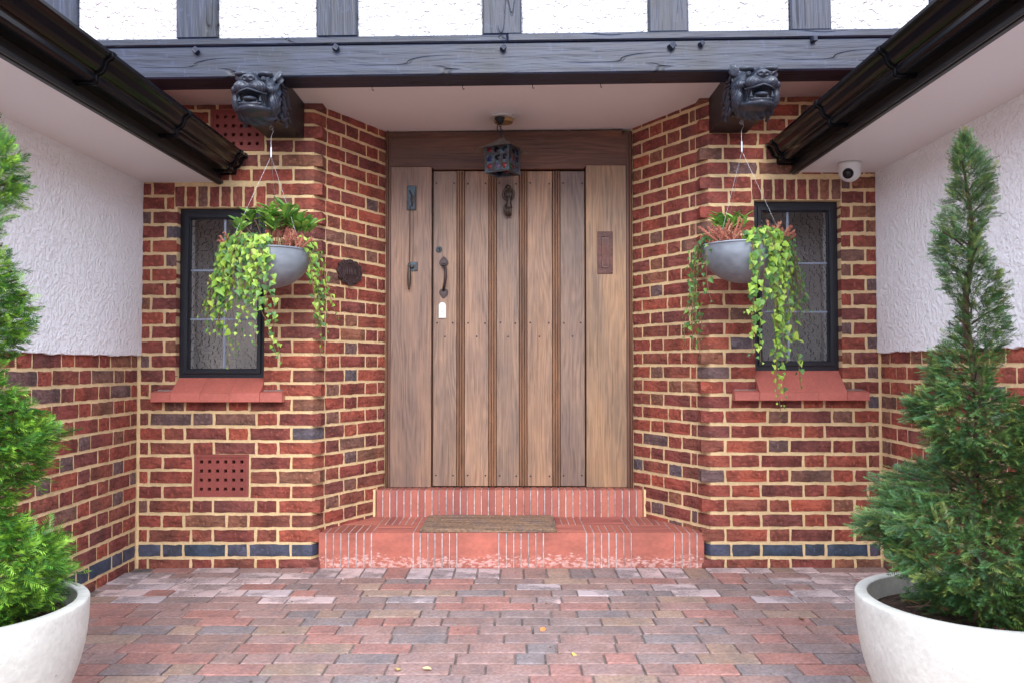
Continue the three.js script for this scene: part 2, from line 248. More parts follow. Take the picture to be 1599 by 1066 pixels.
// a brick that turns the splayed corner: a along -x, b along direction (dx, dz)
function bentBrick(a, b, dx, dz, sgn) {
  const n = [sgn * -dz, sgn * dx]; const t = 0.05; const inner = (x, z) => [x - n[0] * t, z - n[1] * t];
  const e = inner(b * dx, b * dz), p = [[-sgn * a, 0], [-sgn * 0.006, 0.0], [dx * 0.006, dz * 0.006], [b * dx, b * dz], e, [-sgn * 0.03, -0.055], [-sgn * a, -0.05]].map(([x, z]) => [x, -z]);
  const g = extr(poly(p), bh - 0.004, { bevelEnabled: true, bevelThickness: 0.002, bevelSize: 0.0015, bevelSegments: 1 }); g.rotateX(-Math.PI / 2); g.translate(0, -bh / 2 + 0.002, 0); return boxUV(g, BR, 0.3, 0.1);
}
const LX = -1.945, CXL = -1.04, CXR = 1.03, RX = 1.917, DL = -0.742, DR = 0.708, DZ = -0.56;
const win = { L: { x0: -1.755, x1: -1.292, y0: 0.972, y1: 1.868 }, R: { x0: 1.268, x1: 1.722, y0: 1.012, y1: 1.906 } };
function frontWall(side) {
  const L = side === 'L', x0 = L ? LX : CXR, len = L ? CXL - LX : RX - CXR, w = win[side], P = L ? PL : PR;
  const t = thing('brick_wall', L ? 'red brick wall around the left window, with two air bricks' : 'red brick wall around the right window, beside the security camera', 'wall', [x0, 0, 0], 0, 'brick walls of the porch');
  const u0 = w.x0 - x0, u1 = w.x1 - x0, holes = [[u0, u1, w.y0 - 0.09, w.y1]]; if (L) holes.push([0.294, 0.578, 0.362, 0.582], [0.36, 0.644, 2.165, 2.385]);
  mortarSheet(t, L ? -0.15 : -0.0, L ? len : len + 0.15, 2.6, holes);
  const s = [V(CXL - DL, 0, DZ), V(CXR - DR, 0, DZ)]; const dl = V(DL - CXL, 0, DZ).normalize(), dr = V(DR - CXR, 0, DZ).normalize();
  const bl = bentBrick(0.098, 0.092, dl.x, dl.z, 1), br = bentBrick(0.098, 0.092, dr.x, dr.z, -1);
  for (let k = 0; k < 33; k++) {
    const y = B0 + k * P; let segs = [[0.012, len]];
    const odd = k % 2 === 1;
    if (L) segs = [[0.012, odd ? len - 0.098 - J : len + 0.046]]; else segs = [[odd ? 0.098 + J : -0.046, len - 0.01]];
    if (k >= 12 && k <= 24) segs = minus(segs, u0, u1);
    if (k === 25 || k === 26) segs = minus(segs, u0 - 0.016, u1 + 0.006);
    if (L && k >= 5 && k <= 7) segs = minus(segs, 0.282, 0.59);
    if (L && k >= 29 && k <= 31) segs = minus(segs, 0.348, 0.656);
    layCourse(t, k, y, segs, L ? 0 : len - 0.2, false);
    if (odd) part('corner_brick', L ? bl : br, k === 1 ? M.blue[0] : pickTone(rb() < 0.3), t, [L ? len : 0, y + bh / 2, 0]);
  }
  const n = 8, sw = (u1 + 0.006 - (u0 - 0.016)) / n; // bricks on end over the window
  for (let i = 0; i < n; i++) { const o = part('soldier_brick', geoH[i], pickTone(false), t, [u0 - 0.016 + sw * (i + 0.5), w.y1 + 0.056, 0.001], [0, 0, Math.PI / 2]); o.scale.set(0.104 / H, (sw - J) / bh, 1); }
}
frontWall('L'); frontWall('R');
function splayWall(side) {
  const L = side === 'L', P = L ? PL : PR, a = L ? [CXL, 0] : [DR, DZ], b = L ? [DL, DZ] : [CXR, 0]; const dx = b[0] - a[0], dz = b[1] - a[1], len = Math.hypot(dx, dz);
  const t = thing('brick_wall', L ? 'slanting red brick wall left of the door, carrying the house plaque' : 'slanting red brick wall right of the door, beside the letter plate', 'wall', [a[0], 0, a[1]], Math.atan2(-dz, dx), 'brick walls of the porch');
  mortarSheet(t, L ? 0.0 : -0.1, L ? len + 0.1 : len, 2.6, [], 0.12);
  for (let k = 0; k < 33; k++) { const y = B0 + k * P, odd = k % 2 === 1; const segs = L ? [[odd ? 0.092 + J : 0.034, len - 0.006]] : [[0.006, odd ? len - 0.092 - J : len - 0.034]]; layCourse(t, k, y, segs, L ? -0.02 : 0.03, L); }
}
splayWall('L'); splayWall('R');
function wingWall(side) {
  const L = side === 'L', P = L ? PL : PR, X = L ? LX : RX, len = 2.9;
  const t = thing('wing_wall', L ? 'white rendered side wall on red bricks, behind the left yew' : 'white rendered side wall on red bricks, behind the right spiral yew', 'wall', L ? [X, 0, len] : [X, 0, 0], L ? Math.PI / 2 : -Math.PI / 2, 'side walls of the courtyard');
  const top = B0 + 14 * P + bh + 0.004; const air = L ? [] : [[1.02, 1.24, 0.215, 0.36]];
  mortarSheet(t, 0, len, top, air, 0.18);
  const far = [];
  for (let k = 0; k < 15; k++) {
    const y = B0 + k * P; let vis = L ? [[len - 1.45, len - 0.012]] : [[0.012, 1.45]], out = L ? [[0, len - 1.45 - J]] : [[1.45 + J, len]];
    if (!L && k >= 3 && k <= 4) vis = minus(vis, 1.01, 1.25);
    layCourse(t, k, y, vis, L ? len - 0.21 : 0.05, L); layCourse(t, k, y, out, 0.02, L, far);
  }
  const by = new Map(); far.forEach((o) => { o.updateMatrix(); const g = o.geometry.clone().applyMatrix4(o.matrix); by.set(o.material, [...(by.get(o.material) || []), g]); t.remove(o); });
  for (const [m, gs] of by) part('outer_bricks', merge(gs), m, t).userData.kind = 'stuff';
  // white roughcast with a wavering lower and inner edge
  const r = rng(L ? 3 : 4), pts = [], h = L ? 2.02 : 2.075; const e = L ? len - 0.004 : 0.004, o = L ? 0 : len;
  pts.push([o, h], [o, top + 0.002]); const N = 90; for (let i = 0; i <= N; i++) pts.push([lerp(o, e, i / N), top - 0.004 + (r() - 0.5) * 0.008]); for (let i = 1; i < 30; i++) pts.push([e + (r() - 0.5) * 0.006, lerp(top, h, i / 30)]); pts.push([e, h]);
  const g = extr(poly(pts), 0.17, { bevelEnabled: true, bevelThickness: 0.004, bevelSize: 0.003, bevelSegments: 2 }); g.translate(0, 0, -0.158); part('roughcast', boxUV(g, 2.4), M.white, t);
  if (!L) airBrickPart(t, 1.02, 1.24, 0.215, 0.36, 5, 3);
}
function airBrickPart(parent, x0, x1, y0, y1, nx = 6, ny = 4) {
  const w = x1 - x0 - 0.012, h = y1 - y0 - 0.012, s = poly([[-w / 2, -h / 2], [w / 2, -h / 2], [w / 2, h / 2], [-w / 2, h / 2]]), c = 0.0085;
  for (let i = 0; i < nx; i++) for (let j = 0; j < ny; j++) { const x = -w / 2 + w * (i + 0.75) / (nx + 0.5), y = -h / 2 + h * (j + 0.72) / (ny + 0.44); s.holes.push(rectHole(x - c, x + c, y - c, y + c)); }
  const cx = (x0 + x1) / 2, cy = (y0 + y1) / 2, g = extr(s, 0.03); g.translate(0, 0, -0.034);
  const o = part('vent_plate', boxUV(g, 2), M.air, parent, [cx, cy, 0]);
  const rim = poly([[-w / 2 - 0.005, -h / 2 - 0.005], [w / 2 + 0.005, -h / 2 - 0.005], [w / 2 + 0.005, h / 2 + 0.005], [-w / 2 - 0.005, h / 2 + 0.005]]); rim.holes.push(rectHole(-w / 2 + 0.009, w / 2 - 0.009, -h / 2 + 0.009, h / 2 - 0.009));
  const rg = extr(rim, 0.03); rg.translate(0, 0, -0.029); part('vent_rim', boxUV(rg, 2), M.air, parent, [cx, cy, 0]);
  part('vent_back', boxAt(-w / 2, w / 2, -h / 2, h / 2, -0.175, -0.16, 0.001, 2), M.air, parent, [cx, cy, 0]);
}
wingWall('L'); wingWall('R');
for (const [x0, y0, label] of [[0.294, 0.362, 'terracotta air brick low in the wall under the left window'], [0.36, 2.165, 'terracotta air brick high in the wall behind the left lion head']]) {
  const t = thing('air_brick', label, 'air brick', [LX, 0, 0], 0, 'terracotta air bricks'); airBrickPart(t, x0, x0 + 0.284, y0, y0 + 0.22);
}

// ---------------------------------------------------------------- porch ceiling and timber-framed wall
const TILT = 0.0136;
{
  const g = boxAt(-2.3, 2.3, 0, 0.12, -0.9, 0.47, 0.002); const o = solo('porch_ceiling', g, M.soffit, 'smooth white porch ceiling the lantern hangs from', 'ceiling', [0, 2.43, 0], [0, 0, TILT]);
  const t = thing('timber_framed_wall', 'black timber framing, coloured bluish for sky sheen, with white roughcast panels above the porch', 'wall', [0, 2.404, 0.485]); t.rotation.z = TILT;
  part('beam', boxAt(-2.35, 2.35, 0, 0.15, -0.17, 0, 0.007, 1, 0.3, 0.1, true), M.timber, t);
  part('ledge', boxAt(-2.35, -0.02, 0.1515, 0.186, -0.15, 0.006, 0.006, 1, 0.1, 0.5, true), M.timber, t);
  part('ledge', boxAt(-0.018, 2.35, 0.1515, 0.19, -0.15, 0.008, 0.006, 1, 0.6, 0.2, true), M.timber, t);
  const studs = [[-2.25, -2.045], [-1.575, -1.384], [-0.916, -0.726], [-0.134, 0.047], [0.648, 0.832], [1.315, 1.505], [1.979, 2.2]];
  studs.forEach(([a, b], i) => part('stud', boxAt(a, b, 0.192, 1.7, -0.15, -0.008, 0.006, 1, i * 0.37, i * 0.13), M.timber, t));
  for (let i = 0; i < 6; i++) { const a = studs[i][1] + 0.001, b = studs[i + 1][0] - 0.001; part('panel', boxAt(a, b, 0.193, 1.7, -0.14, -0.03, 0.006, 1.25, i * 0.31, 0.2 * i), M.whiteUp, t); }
  for (const [x, y, rz, s] of [[-1.476, 0.138, 0.7, 1], [-0.822, 0.142, 0.95, 1], [-0.041, 0.13, 0.78, 0.9], [0.747, 0.13, 0.75, 1.1], [0.885, 0.138, 0.6, 0.8], [1.411, 0.152, 0.04, 0.9]]) part('peg', chamfer(0.026 * s, 0.026 * s, 0.05, 0.003), M.timber, t, [x, y - 0.012, 0.006], [0.1, 0.15, rz]);
}
for (const [x, w] of [[-0.68, 'nearest the left lion head'], [-0.24, 'second from the left lion head'], [0.1, 'second from the right lion head'], [0.43, 'nearest the right lion head']]) { const g = merge([tube([V(0, 0, 0), V(0, -0.012, 0), V(0.004, -0.02, 0), V(0.009, -0.014, 0)], 0.0017, 10, 5), new THREE.CylinderGeometry(0.004, 0.004, 0.002, 10)]); solo('cup_hook', g, M.blackSteel, `tiny dark cup hook under the long black beam, ${w}`, 'hook', [x, 2.404 + TILT * x - 0.001, 0.335], [0, 0.6, 0], 'cup hooks along the beam'); }

// ---------------------------------------------------------------- eaves and gutters of the two wings
function eaves(side) {
  const L = side === 'L', s = L ? 1 : -1, h = L ? 1.998 : 2.05, fx = L ? -1.522 : 1.466, wx = L ? LX : RX, len = 3.0;
  const t = thing('eaves', L ? 'white soffit and black fascia board over the left side wall' : 'white soffit and black fascia board over the right side wall', 'eaves', [0, h, 0.0], 0, 'eaves of the side wings'); if (L) t.rotation.x = 0.011;
  const bx = (a, b, y0, y1, z0, z1, c, m, n) => part(n, boxAt(Math.min(s * a, s * b), Math.max(s * a, s * b), y0, y1, z0, z1, c, 1), m, t);
  const F = Math.abs(fx) * -1, W = -Math.abs(wx) - 0.12;
  bx(W, F - 0.021, 0, 0.02, 0.002, len, 0.001, M.soffit, 'soffit');
  bx(F - 0.02, F, -0.012, 0.155, 0.004, len, 0.002, M.blackBoard, 'fascia');
  bx(F + 0.001, F + 0.012, -0.008, 0.008, 0.006, len, 0.002, M.blackBoard, 'fascia_bead');
  const rf = extr(poly([[F - 0.02, 0.16], [F + 0.05, 0.135], [F + 0.05, 0.15], [-3.4, 0.15 + 1.75 * 0.5]].map(([x, y]) => [s * x, y])), len + 0.2); part('roof', boxUV(rf, 1), M.bricks[4], t, [0, 0, 0.0]);
  const gt = thing('gutter', L ? 'black ogee rain gutter along the left eaves' : 'glossy black ogee rain gutter along the right eaves', 'gutter', [fx, h + 0.042, 0.015], 0, 'black rain gutters'); if (L) gt.rotation.x = 0.011;
  const prof = [[0.001, 0.1], [0.001, 0.0], [0.066, 0], [0.074, 0.003], [0.077, 0.01], [0.077, 0.026], [0.08, 0.031], [0.087, 0.033], [0.095, 0.038], [0.104, 0.049], [0.108, 0.062], [0.112, 0.074], [0.121, 0.083], [0.13, 0.087], [0.133, 0.093], [0.133, 0.104], [0.127, 0.107]];
  const shell = (o, lift) => { const out = prof.map(([x, y]) => [x + (x > 0.01 ? o * 0.8 : 0), y - (y < 0.095 ? o : 0)]), inn = prof.map(([x, y]) => [x + (x > 0.05 ? -0.003 : 0.003), y + (y < 0.09 ? 0.003 : 0)]).reverse(); return poly([...out, ...inn].map(([x, y]) => [s * x, y])); };
  part('channel', extr(shell(0), len - 0.05), M.blackGloss, gt);
  for (const z of L ? [0.075, 0.765, 1.47, 2.2, 2.85] : [0.075, 0.71, 1.345, 2.05, 2.75]) { const b = part('bracket', extr(shell(0.005), 0.034, { bevelEnabled: true, bevelSize: 0.001, bevelThickness: 0.0015, bevelSegments: 1 }), M.blackGloss, gt, [0, 0, z - 0.017]); part('bracket_rib', extr(shell(0.0085), 0.008), M.blackGloss, b, [0, 0, 0.013]); }
  const cap = poly(prof.concat([[0.127, 0.107]]).map(([x, y]) => [s * x, y])); part('stop_end', extr(cap, 0.012, { bevelEnabled: true, bevelSize: 0.005, bevelThickness: 0.002, bevelSegments: 2 }), M.blackGloss, gt, [0, 0, -0.008]);
  part('stop_end', extr(cap, 0.006), M.blackGloss, gt, [0, 0, len - 0.05]);
}
eaves('L'); eaves('R');

// ---------------------------------------------------------------- windows and sills
function makeWindow(side) {
  const L = side === 'L', w = win[side], W = w.x1 - w.x0, h = w.y1 - w.y0;
  const t = thing('window', L ? 'black steel casement window with leaded panes left of the door' : 'black steel casement window with leaded panes right of the door', 'window', [w.x0, w.y0, -0.06], 0, 'pair of leaded casement windows');
  const fr = (x0, x1, y0, y1, z0, z1, wd, name, m = M.blackSteel) => { const s = poly([[x0, y0], [x1, y0], [x1, y1], [x0, y1]]); s.holes.push(rectHole(x0 + wd, x1 - wd, y0 + wd, y1 - wd)); const g = extr(s, z1 - z0 - 0.004, { bevelEnabled: true, bevelSize: 0.002, bevelThickness: 0.002, bevelSegments: 1 }); g.translate(0, 0, z0 + 0.002); part(name, g, m, t); };
  fr(0.004, W - 0.004, 0.004, h - 0.004, -0.03, 0.012, 0.024, 'frame'); fr(0.03, W - 0.03, 0.03, h - 0.03, -0.02, 0.026, 0.017, 'sash'); fr(0.046, W - 0.046, 0.046, h - 0.046, -0.016, 0.006, 0.006, 'glazing_bead');
  fr(-0.006, W + 0.006, -0.006, h + 0.006, -0.02, -0.006, 0.014, 'sealant', M.mortar);
  const gx0 = 0.05, gx1 = W - 0.05, gy0 = 0.05, gy1 = h - 0.05, vx = L ? 0.232 : 0.195, hy = [gy0 + (gy1 - gy0) * 0.33, gy0 + (gy1 - gy0) * 0.655];
  const ys = [gy0, ...hy, gy1], xs = [gx0, vx, gx1];
  for (let i = 0; i < 2; i++) for (let j = 0; j < 3; j++) { const g = new THREE.PlaneGeometry(xs[i + 1] - xs[i] - 0.001, ys[j + 1] - ys[j] - 0.001); const q = boxUV(g, 3.2, i * 0.37, j * 0.29); part('pane', q, M.glass, t, [(xs[i] + xs[i + 1]) / 2, (ys[j] + ys[j + 1]) / 2, -0.006], [(i - 0.5) * 0.004, (j - 1) * 0.006, 0]); }
  part('lead_bar', chamfer(0.013, gy1 - gy0, 0.008, 0.003), M.lead, t, [vx, (gy0 + gy1) / 2, -0.005]);
  for (const y of hy) part('lead_bar', chamfer(gx1 - gx0, 0.012, 0.007, 0.003), M.lead, t, [(gx0 + gx1) / 2, y, -0.0055]);
  // the room behind: white plastered reveal, then a dim room
  const z0 = -0.035, z1 = -0.2, z2 = -0.62; const q = (a) => { const g = new THREE.BufferGeometry(); g.setAttribute('position', new THREE.Float32BufferAttribute([...a[0], ...a[1], ...a[2], ...a[0], ...a[2], ...a[3]], 3)); g.computeVertexNormals(); return boxUV(g, 1); };
  const tun = (za, zb, m, xa, xb, ya, yb) => merge([q([[xa, ya, za], [xb, ya, za], [xb, ya, zb], [xa, ya, zb]]), q([[xa, yb, za], [xb, yb, za], [xb, yb, zb], [xa, yb, zb]]), q([[xa, ya, za], [xa, yb, za], [xa, yb, zb], [xa, ya, zb]]), q([[xb, ya, za], [xb, yb, za], [xb, yb, zb], [xb, ya, zb]])]);
  part('inner_reveal', tun(z0, z1, 0, -0.002, W + 0.002, -0.002, h + 0.002), M.reveal, t);
  const xa = L ? -0.14 : -0.1, xb = L ? W + 0.12 : W + 0.14, ya = -0.35, yb = h + 0.25;
  part('room', merge([tun(z1, z2, 0, xa, xb, ya, yb), q([[xa, ya, z2], [xb, ya, z2], [xb, yb, z2], [xa, yb, z2]]), (() => { const s = poly([[xa, ya], [xb, ya], [xb, yb], [xa, yb]]); s.holes.push(rectHole(-0.002, W + 0.002, -0.002, h + 0.002)); const g = new THREE.ShapeGeometry(s); g.translate(0, 0, z1 - 0.001); return g; })()]), M.room, t);
  // sill of painted tiles
  const st = thing('window_sill', L ? 'coral painted tile sill under the left window' : 'coral painted tile sill under the right window', 'window sill', [0, 0, 0], 0, 'coral window sills');
  const sx0 = L ? -1.853 : 1.144, sx1 = L ? -1.18 : 1.833, f = L ? 0.9 : 0.904, b = L ? 0.854 : 0.862, top = w.y0 + 0.012, zf = 0.066;
  const P1 = [[-0.058, top], [zf - 0.004, f + 0.004], [zf, f], [zf, b + 0.003], [zf - 0.003, b], [-0.058, b]], zs = 0.008, P2 = [[zs, f + (zf - zs) * 0.18], [zf - 0.004, f + 0.004], [zf, f], [zf, b + 0.003], [zf - 0.003, b], [zs, b]];
  const ex = (P, a, c) => { const g = extr(poly(P.map(([z, y]) => [-z, y])), c - a); g.rotateY(Math.PI / 2); g.translate(a, 0, 0); return boxUV(g, 2, a, 0); };
  const n = 3; for (let i = 0; i < n; i++) { const a = lerp(w.x0, w.x1, i / n) + (i ? 0.0005 : 0.003), c = lerp(w.x0, w.x1, (i + 1) / n) - (i < n - 1 ? 0.0005 : 0.003); part('sill_tile', ex(P1, a, c), M.sill, st); }
  part('sill_tile', ex(P2, sx0, w.x0 + 0.001), M.sill, st); part('sill_tile', ex(P2, w.x1 - 0.001, sx1), M.sill, st);
  for (const [a, c] of [[sx0 + 0.012, w.x0 - 0.002], [w.x1 + 0.002, sx1 - 0.012]]) { const g = extr(poly([[0.006, f + 0.006], [-0.018, f + 0.006], [0.006, f + 0.018]]), c - a); g.rotateY(Math.PI / 2); g.translate(a, 0, 0.002); part('cement_fillet', boxUV(g, 4), M.cement, st); }
}
makeWindow('L'); makeWindow('R');

// ---------------------------------------------------------------- doorstep
const H1 = 0.177, H2 = 0.33, ZB = -0.462;
{
  const t = thing('doorstep', 'lower red quarry tile step in basket-weave pattern, with salt stains', 'step', [0, 0, 0]); const r = rng(9);
  part('mortar_core', boxAt(-1.0, 0.994, -0.06, H1 - 0.0028, ZB - 0.02, -0.0028, 0.002, BR), M.grout, t);
  const fronts = [['n', 7, -1.004, -0.728], ['w', 1, -0.728, -0.512], ['n', 6, -0.512, -0.286], ['w', 1, -0.286, -0.068], ['n', 6, -0.068, 0.162], ['w', 1, 0.162, 0.386], ['n', 6, 0.386, 0.618], ['w', 1, 0.618, 0.842], ['n', 4, 0.842, 0.998]];
  const d1 = 0.222, j = 0.0042; const tone = () => M.tileRed[Math.floor(r() * 4)];
  const tile = (x0, x1, z0, z1, salt) => { // salt-stained tiles carry the map in wall metres
    const w = x1 - x0 - j, d = z1 - z0 - j, hh = H1 + 0.05 + (r() - 0.5) * 0.002; const g = chamfer(w, hh, d, 0.0028, 2, Math.round(r() * 4) * 0.21, 0).clone();
    const o = part('tile', g, tone(), t, [(x0 + x1) / 2, H1 - hh / 2 + (r() - 0.5) * 0.0015, (z0 + z1) / 2 + (salt ? r() * 0.002 : 0)]);
    if (salt) { const P = g.attributes.position, U = g.attributes.uv; for (let i = 0; i < P.count; i++) U.setXY(i, (P.getX(i) + o.position.x) * 1 + 0.5, (P.getY(i) + o.position.y) / 0.35); o.material = M.tileSalt; }
  };
  for (const [k, n, a, b] of fronts) {
    const wA = (b - a) / n;
    if (k === 'n') { for (let i = 0; i < n; i++) tile(a + i * wA, a + (i + 1) * wA, -d1, 0, true); for (let i = 0; i < 6; i++) { const z = ZB + (i) * (-d1 - ZB) / 6; tile(a, b, z, z + (-d1 - ZB) / 6, false); } }
    else { for (let i = 0; i < 6; i++) { const z = -d1 + i * d1 / 6; tile(a, b, z, z + d1 / 6, i === 5); } for (let i = 0; i < 6; i++) { const q = (b - a) / 6; tile(a + i * q, a + (i + 1) * q, ZB, -d1, false); } }
  }
  const t2 = thing('doorstep', 'upper red tile step directly under the oak door', 'step', [0, 0, 0]);
  part('mortar_core', boxAt(-0.776, 0.748, H1 - 0.02, H2 - 0.005, -0.62, ZB - 0.0035, 0.002, BR), M.grout, t2);
  const n = 38, wA = (0.753 + 0.781) / n; for (let i = 0; i < n; i++) { const hh = H2 - H1 + 0.02; part('tile', chamfer(wA - 0.0062, hh, 0.13, 0.003, 2, (i % 5) * 0.21, 0), tone(), t2, [-0.781 + wA * (i + 0.5), H2 - hh / 2 + (r() - 0.5) * 0.001, ZB - 0.065 + (r() - 0.5) * 0.002]); }
  for (const [x0, x1] of [[-0.797, -0.782], [0.754, 0.768]]) part('mortar_edge', boxAt(x0, x1, H1 + 0.001, H2 + 0.003, ZB - 0.1, ZB + 0.004, 0.002, BR), M.mortar, t2);
  const mg = new THREE.BoxGeometry(0.712, 0.015, 0.44, 40, 2, 24), P = mg.attributes.position; for (let i = 0; i < P.count; i++) { const x = P.getX(i), z = P.getZ(i); const e = Math.max(0, Math.abs(x) - 0.33) / 0.026, f = Math.max(0, Math.abs(z) - 0.2) / 0.02; if (P.getY(i) > 0) P.setY(i, P.getY(i) - 0.006 * (e * e + f * f) + 0.0022 * Math.sin(x * 9) * Math.cos(z * 11)); P.setX(i, x + 0.004 * Math.sin(z * 30)); P.setZ(i, z + 0.003 * Math.sin(x * 17)); } mg.computeVertexNormals();
  solo('doormat', boxUV(mg, 1.6), M.coir, 'worn brown coir doormat lying on the lower tile step', 'doormat', [-0.123, H1 + 0.0095, -0.228]);
}

// ---------------------------------------------------------------- oak door and surround
{
  const Z = -0.56, yb = H2 + 0.002; const wood = (x0, x1, y0, y1, z0, z1, m, name, p, i = 0, c = 0.002) => { const g = boxAt(x0, x1, y0, y1, z0, z1, c, 1).clone(); const U = g.attributes.uv, P = g.attributes.position; const lie = x1 - x0 > y1 - y0; for (let k = 0; k < U.count; k++) U.setXY(k, (lie ? P.getY(k) : P.getX(k) + P.getZ(k)) * 2 + i * 0.317, (lie ? P.getX(k) : P.getY(k)) * 0.5 + i * 0.219); return part(name, g, m, p); };
  const t = thing('door_frame', 'oak door surround with wide side boards and dark head board', 'door frame', [0, 0, 0]);
  wood(-0.714, -0.474, yb, 2.212, Z - 0.05, Z + 0.004, M.oakSide[0], 'side_board', t, 1); wood(0.436, 0.673, yb, 2.222, Z - 0.05, Z + 0.004, M.oakSide[1], 'side_board', t, 2);
  { const s = poly([[-0.714, 2.214], [-0.476, 2.214], [-0.462, 2.197], [0.424, 2.203], [0.438, 2.224], [0.673, 2.224], [0.673, 2.41], [-0.714, 2.395]]); const g = extr(s, 0.05, { bevelEnabled: true, bevelSize: 0.002, bevelThickness: 0.002, bevelSegments: 1 }); g.translate(0, 0, Z - 0.045); const q = boxUV(g, 1); const U = q.attributes.uv, P = q.attributes.position; for (let k = 0; k < U.count; k++) U.setXY(k, P.getY(k) * 2, P.getX(k) * 0.5 + 0.3); part('head_board', q, M.oakDark, t); }
  const mould = (w, flip) => { const p = []; p.push([0, -0.04], [0, 0.006]); for (let i = 0; i <= 6; i++) { const a = Math.PI * i / 6; p.push([w * (0.3 - 0.2 * Math.cos(a)), 0.012 + 0.007 * Math.sin(a)]); } p.push([w * 0.55, 0.008], [w * 0.62, 0.002], [w, 0.0], [w, -0.04]); return poly(p.map(([x, y]) => [flip ? -x : x, -y])); };
  const jamb = (x0, x1, flip) => { const w = x1 - x0, g = extr(mould(w, flip), 2.42 - yb); g.rotateX(-Math.PI / 2); const q = boxUV(g, 1); const U = q.attributes.uv, P = q.attributes.position; for (let k = 0; k < U.count; k++) U.setXY(k, (P.getX(k) + P.getZ(k)) * 2 + 0.2, P.getY(k) * 0.5); part('jamb', q, M.oakDark, t, [flip ? x1 : x0, yb, Z + 0.01]); };
  jamb(-0.74, -0.715, false); jamb(0.674, 0.706, true);
  wood(-0.714, 0.673, 2.388, 2.425, Z - 0.02, Z + 0.018, M.oakDark, 'head_moulding', t, 5, 0.008).rotation.z = 0.008;
  { // letter plate, upright
    const p = thing('letter_plate', 'upright reddish brown letter plate on the right side board', 'letter plate', [0.548, 1.705, Z + 0.005]); const s = poly([[-0.043, -0.122], [0.043, -0.122], [0.043, 0.122], [-0.043, 0.122]]); s.holes.push(rectHole(-0.022, 0.022, -0.094, 0.094)); part('plate', boxUV(extr(s, 0.006, { bevelEnabled: true, bevelSize: 0.002, bevelThickness: 0.002, bevelSegments: 2 }), 3), M.rust, p);
    part('flap', chamfer(0.041, 0.184, 0.006, 0.002, 3), M.rust, p, [0.002, 0, 0.003]); part('flap_rim', (() => { const q = poly([[-0.02, -0.088], [0.016, -0.088], [0.016, 0.088], [-0.02, 0.088]]); q.holes.push(rectHole(-0.0165, 0.0125, -0.084, 0.084)); return extr(q, 0.002); })(), M.copper, p, [0.003, 0, 0.006]);
    for (const y of [-0.109, 0.109]) part('screw', new THREE.CylinderGeometry(0.005, 0.005, 0.003, 12), M.copper, p, [-0.004, y, 0.009], [Math.PI / 2, 0, 0]);
  }
  { // bell pull: plate with hook, rod, bracket and turned handle
    const b = thing('bell_pull', 'old bronze bell pull with long rod on the left side board', 'bell pull', [-0.594, 0, Z + 0.005]);
    part('top_plate', chamfer(0.056, 0.146, 0.006, 0.003, 3), M.patina, b, [0.002, 2.026, 0.003]); part('plate_rim', (() => { const q = poly([[-0.022, -0.064], [0.022, -0.064], [0.022, 0.064], [-0.022, 0.064]]); q.holes.push(rectHole(-0.017, 0.017, -0.058, 0.058)); return extr(q, 0.004); })(), M.patina, b, [0.002, 2.026, 0.005]);
    part('hook', tube([V(-0.008, 2.07, 0.008), V(-0.002, 2.055, 0.018), V(0.006, 2.035, 0.014), V(0.001, 2.01, 0.012), V(0.008, 1.99, 0.016), V(0.004, 1.978, 0.012)], 0.0042), M.bronze, b);
    part('rod', tube([V(-0.006, 1.98, 0.014), V(-0.006, 1.8, 0.02), V(-0.007, 1.63, 0.024)], 0.0028, 16, 8), M.bronze, b); part('cord', tube([V(0.012, 1.95, 0.004), V(0.013, 1.8, 0.004), V(0.012, 1.655, 0.005)], 0.0012, 10, 5), M.bronze, b);
    part('bracket', merge([chamfer(0.05, 0.054, 0.006, 0.002, 3).clone().translate(0.014, 1.622, 0.003), new THREE.CylinderGeometry(0.008, 0.01, 0.03, 12).rotateX(Math.PI / 2).translate(0.008, 1.622, 0.016)]), M.patina, b);
    part('collar', new THREE.TorusGeometry(0.008, 0.004, 8, 16).rotateX(Math.PI / 2), M.patina, b, [-0.007, 1.624, 0.026]);
    part('handle', lathe([[0.0, 0.062], [0.006, 0.06], [0.008, 0.045], [0.006, 0.035], [0.009, 0.02], [0.0115, -0.02], [0.0105, -0.06], [0.006, -0.08], [0.005, -0.088], [0.006, -0.094], [0, -0.098]], 20), M.bronze, b, [-0.008, 1.58, 0.026]);
  }
  part('added_light_stop', boxAt(-0.8, 0.76, yb - 0.1, 2.5, Z - 0.12, Z - 0.075, 0.002), M.oakDark, t);  // unseen board added behind the door to stop light leaking through its gaps
  const d = thing('door', 'weathered oak plank door with reeded cover strips and old iron fittings', 'door', [0, 0, Z - 0.012]);
  const pl = [[-0.464, -0.327], [-0.278, -0.139], [-0.09, 0.041], [0.09, 0.237], [0.286, 0.428]], xs = [];
  wood(-0.468, 0.43, yb + 0.006, 2.192, -0.045, -0.012, M.oakDark, 'backing', d, 7);
  pl.forEach(([a, b], i) => wood(a, b, yb + 0.005, 2.19, -0.0115, 0, M.oakPlanks[i], 'plank', d, i + 3));
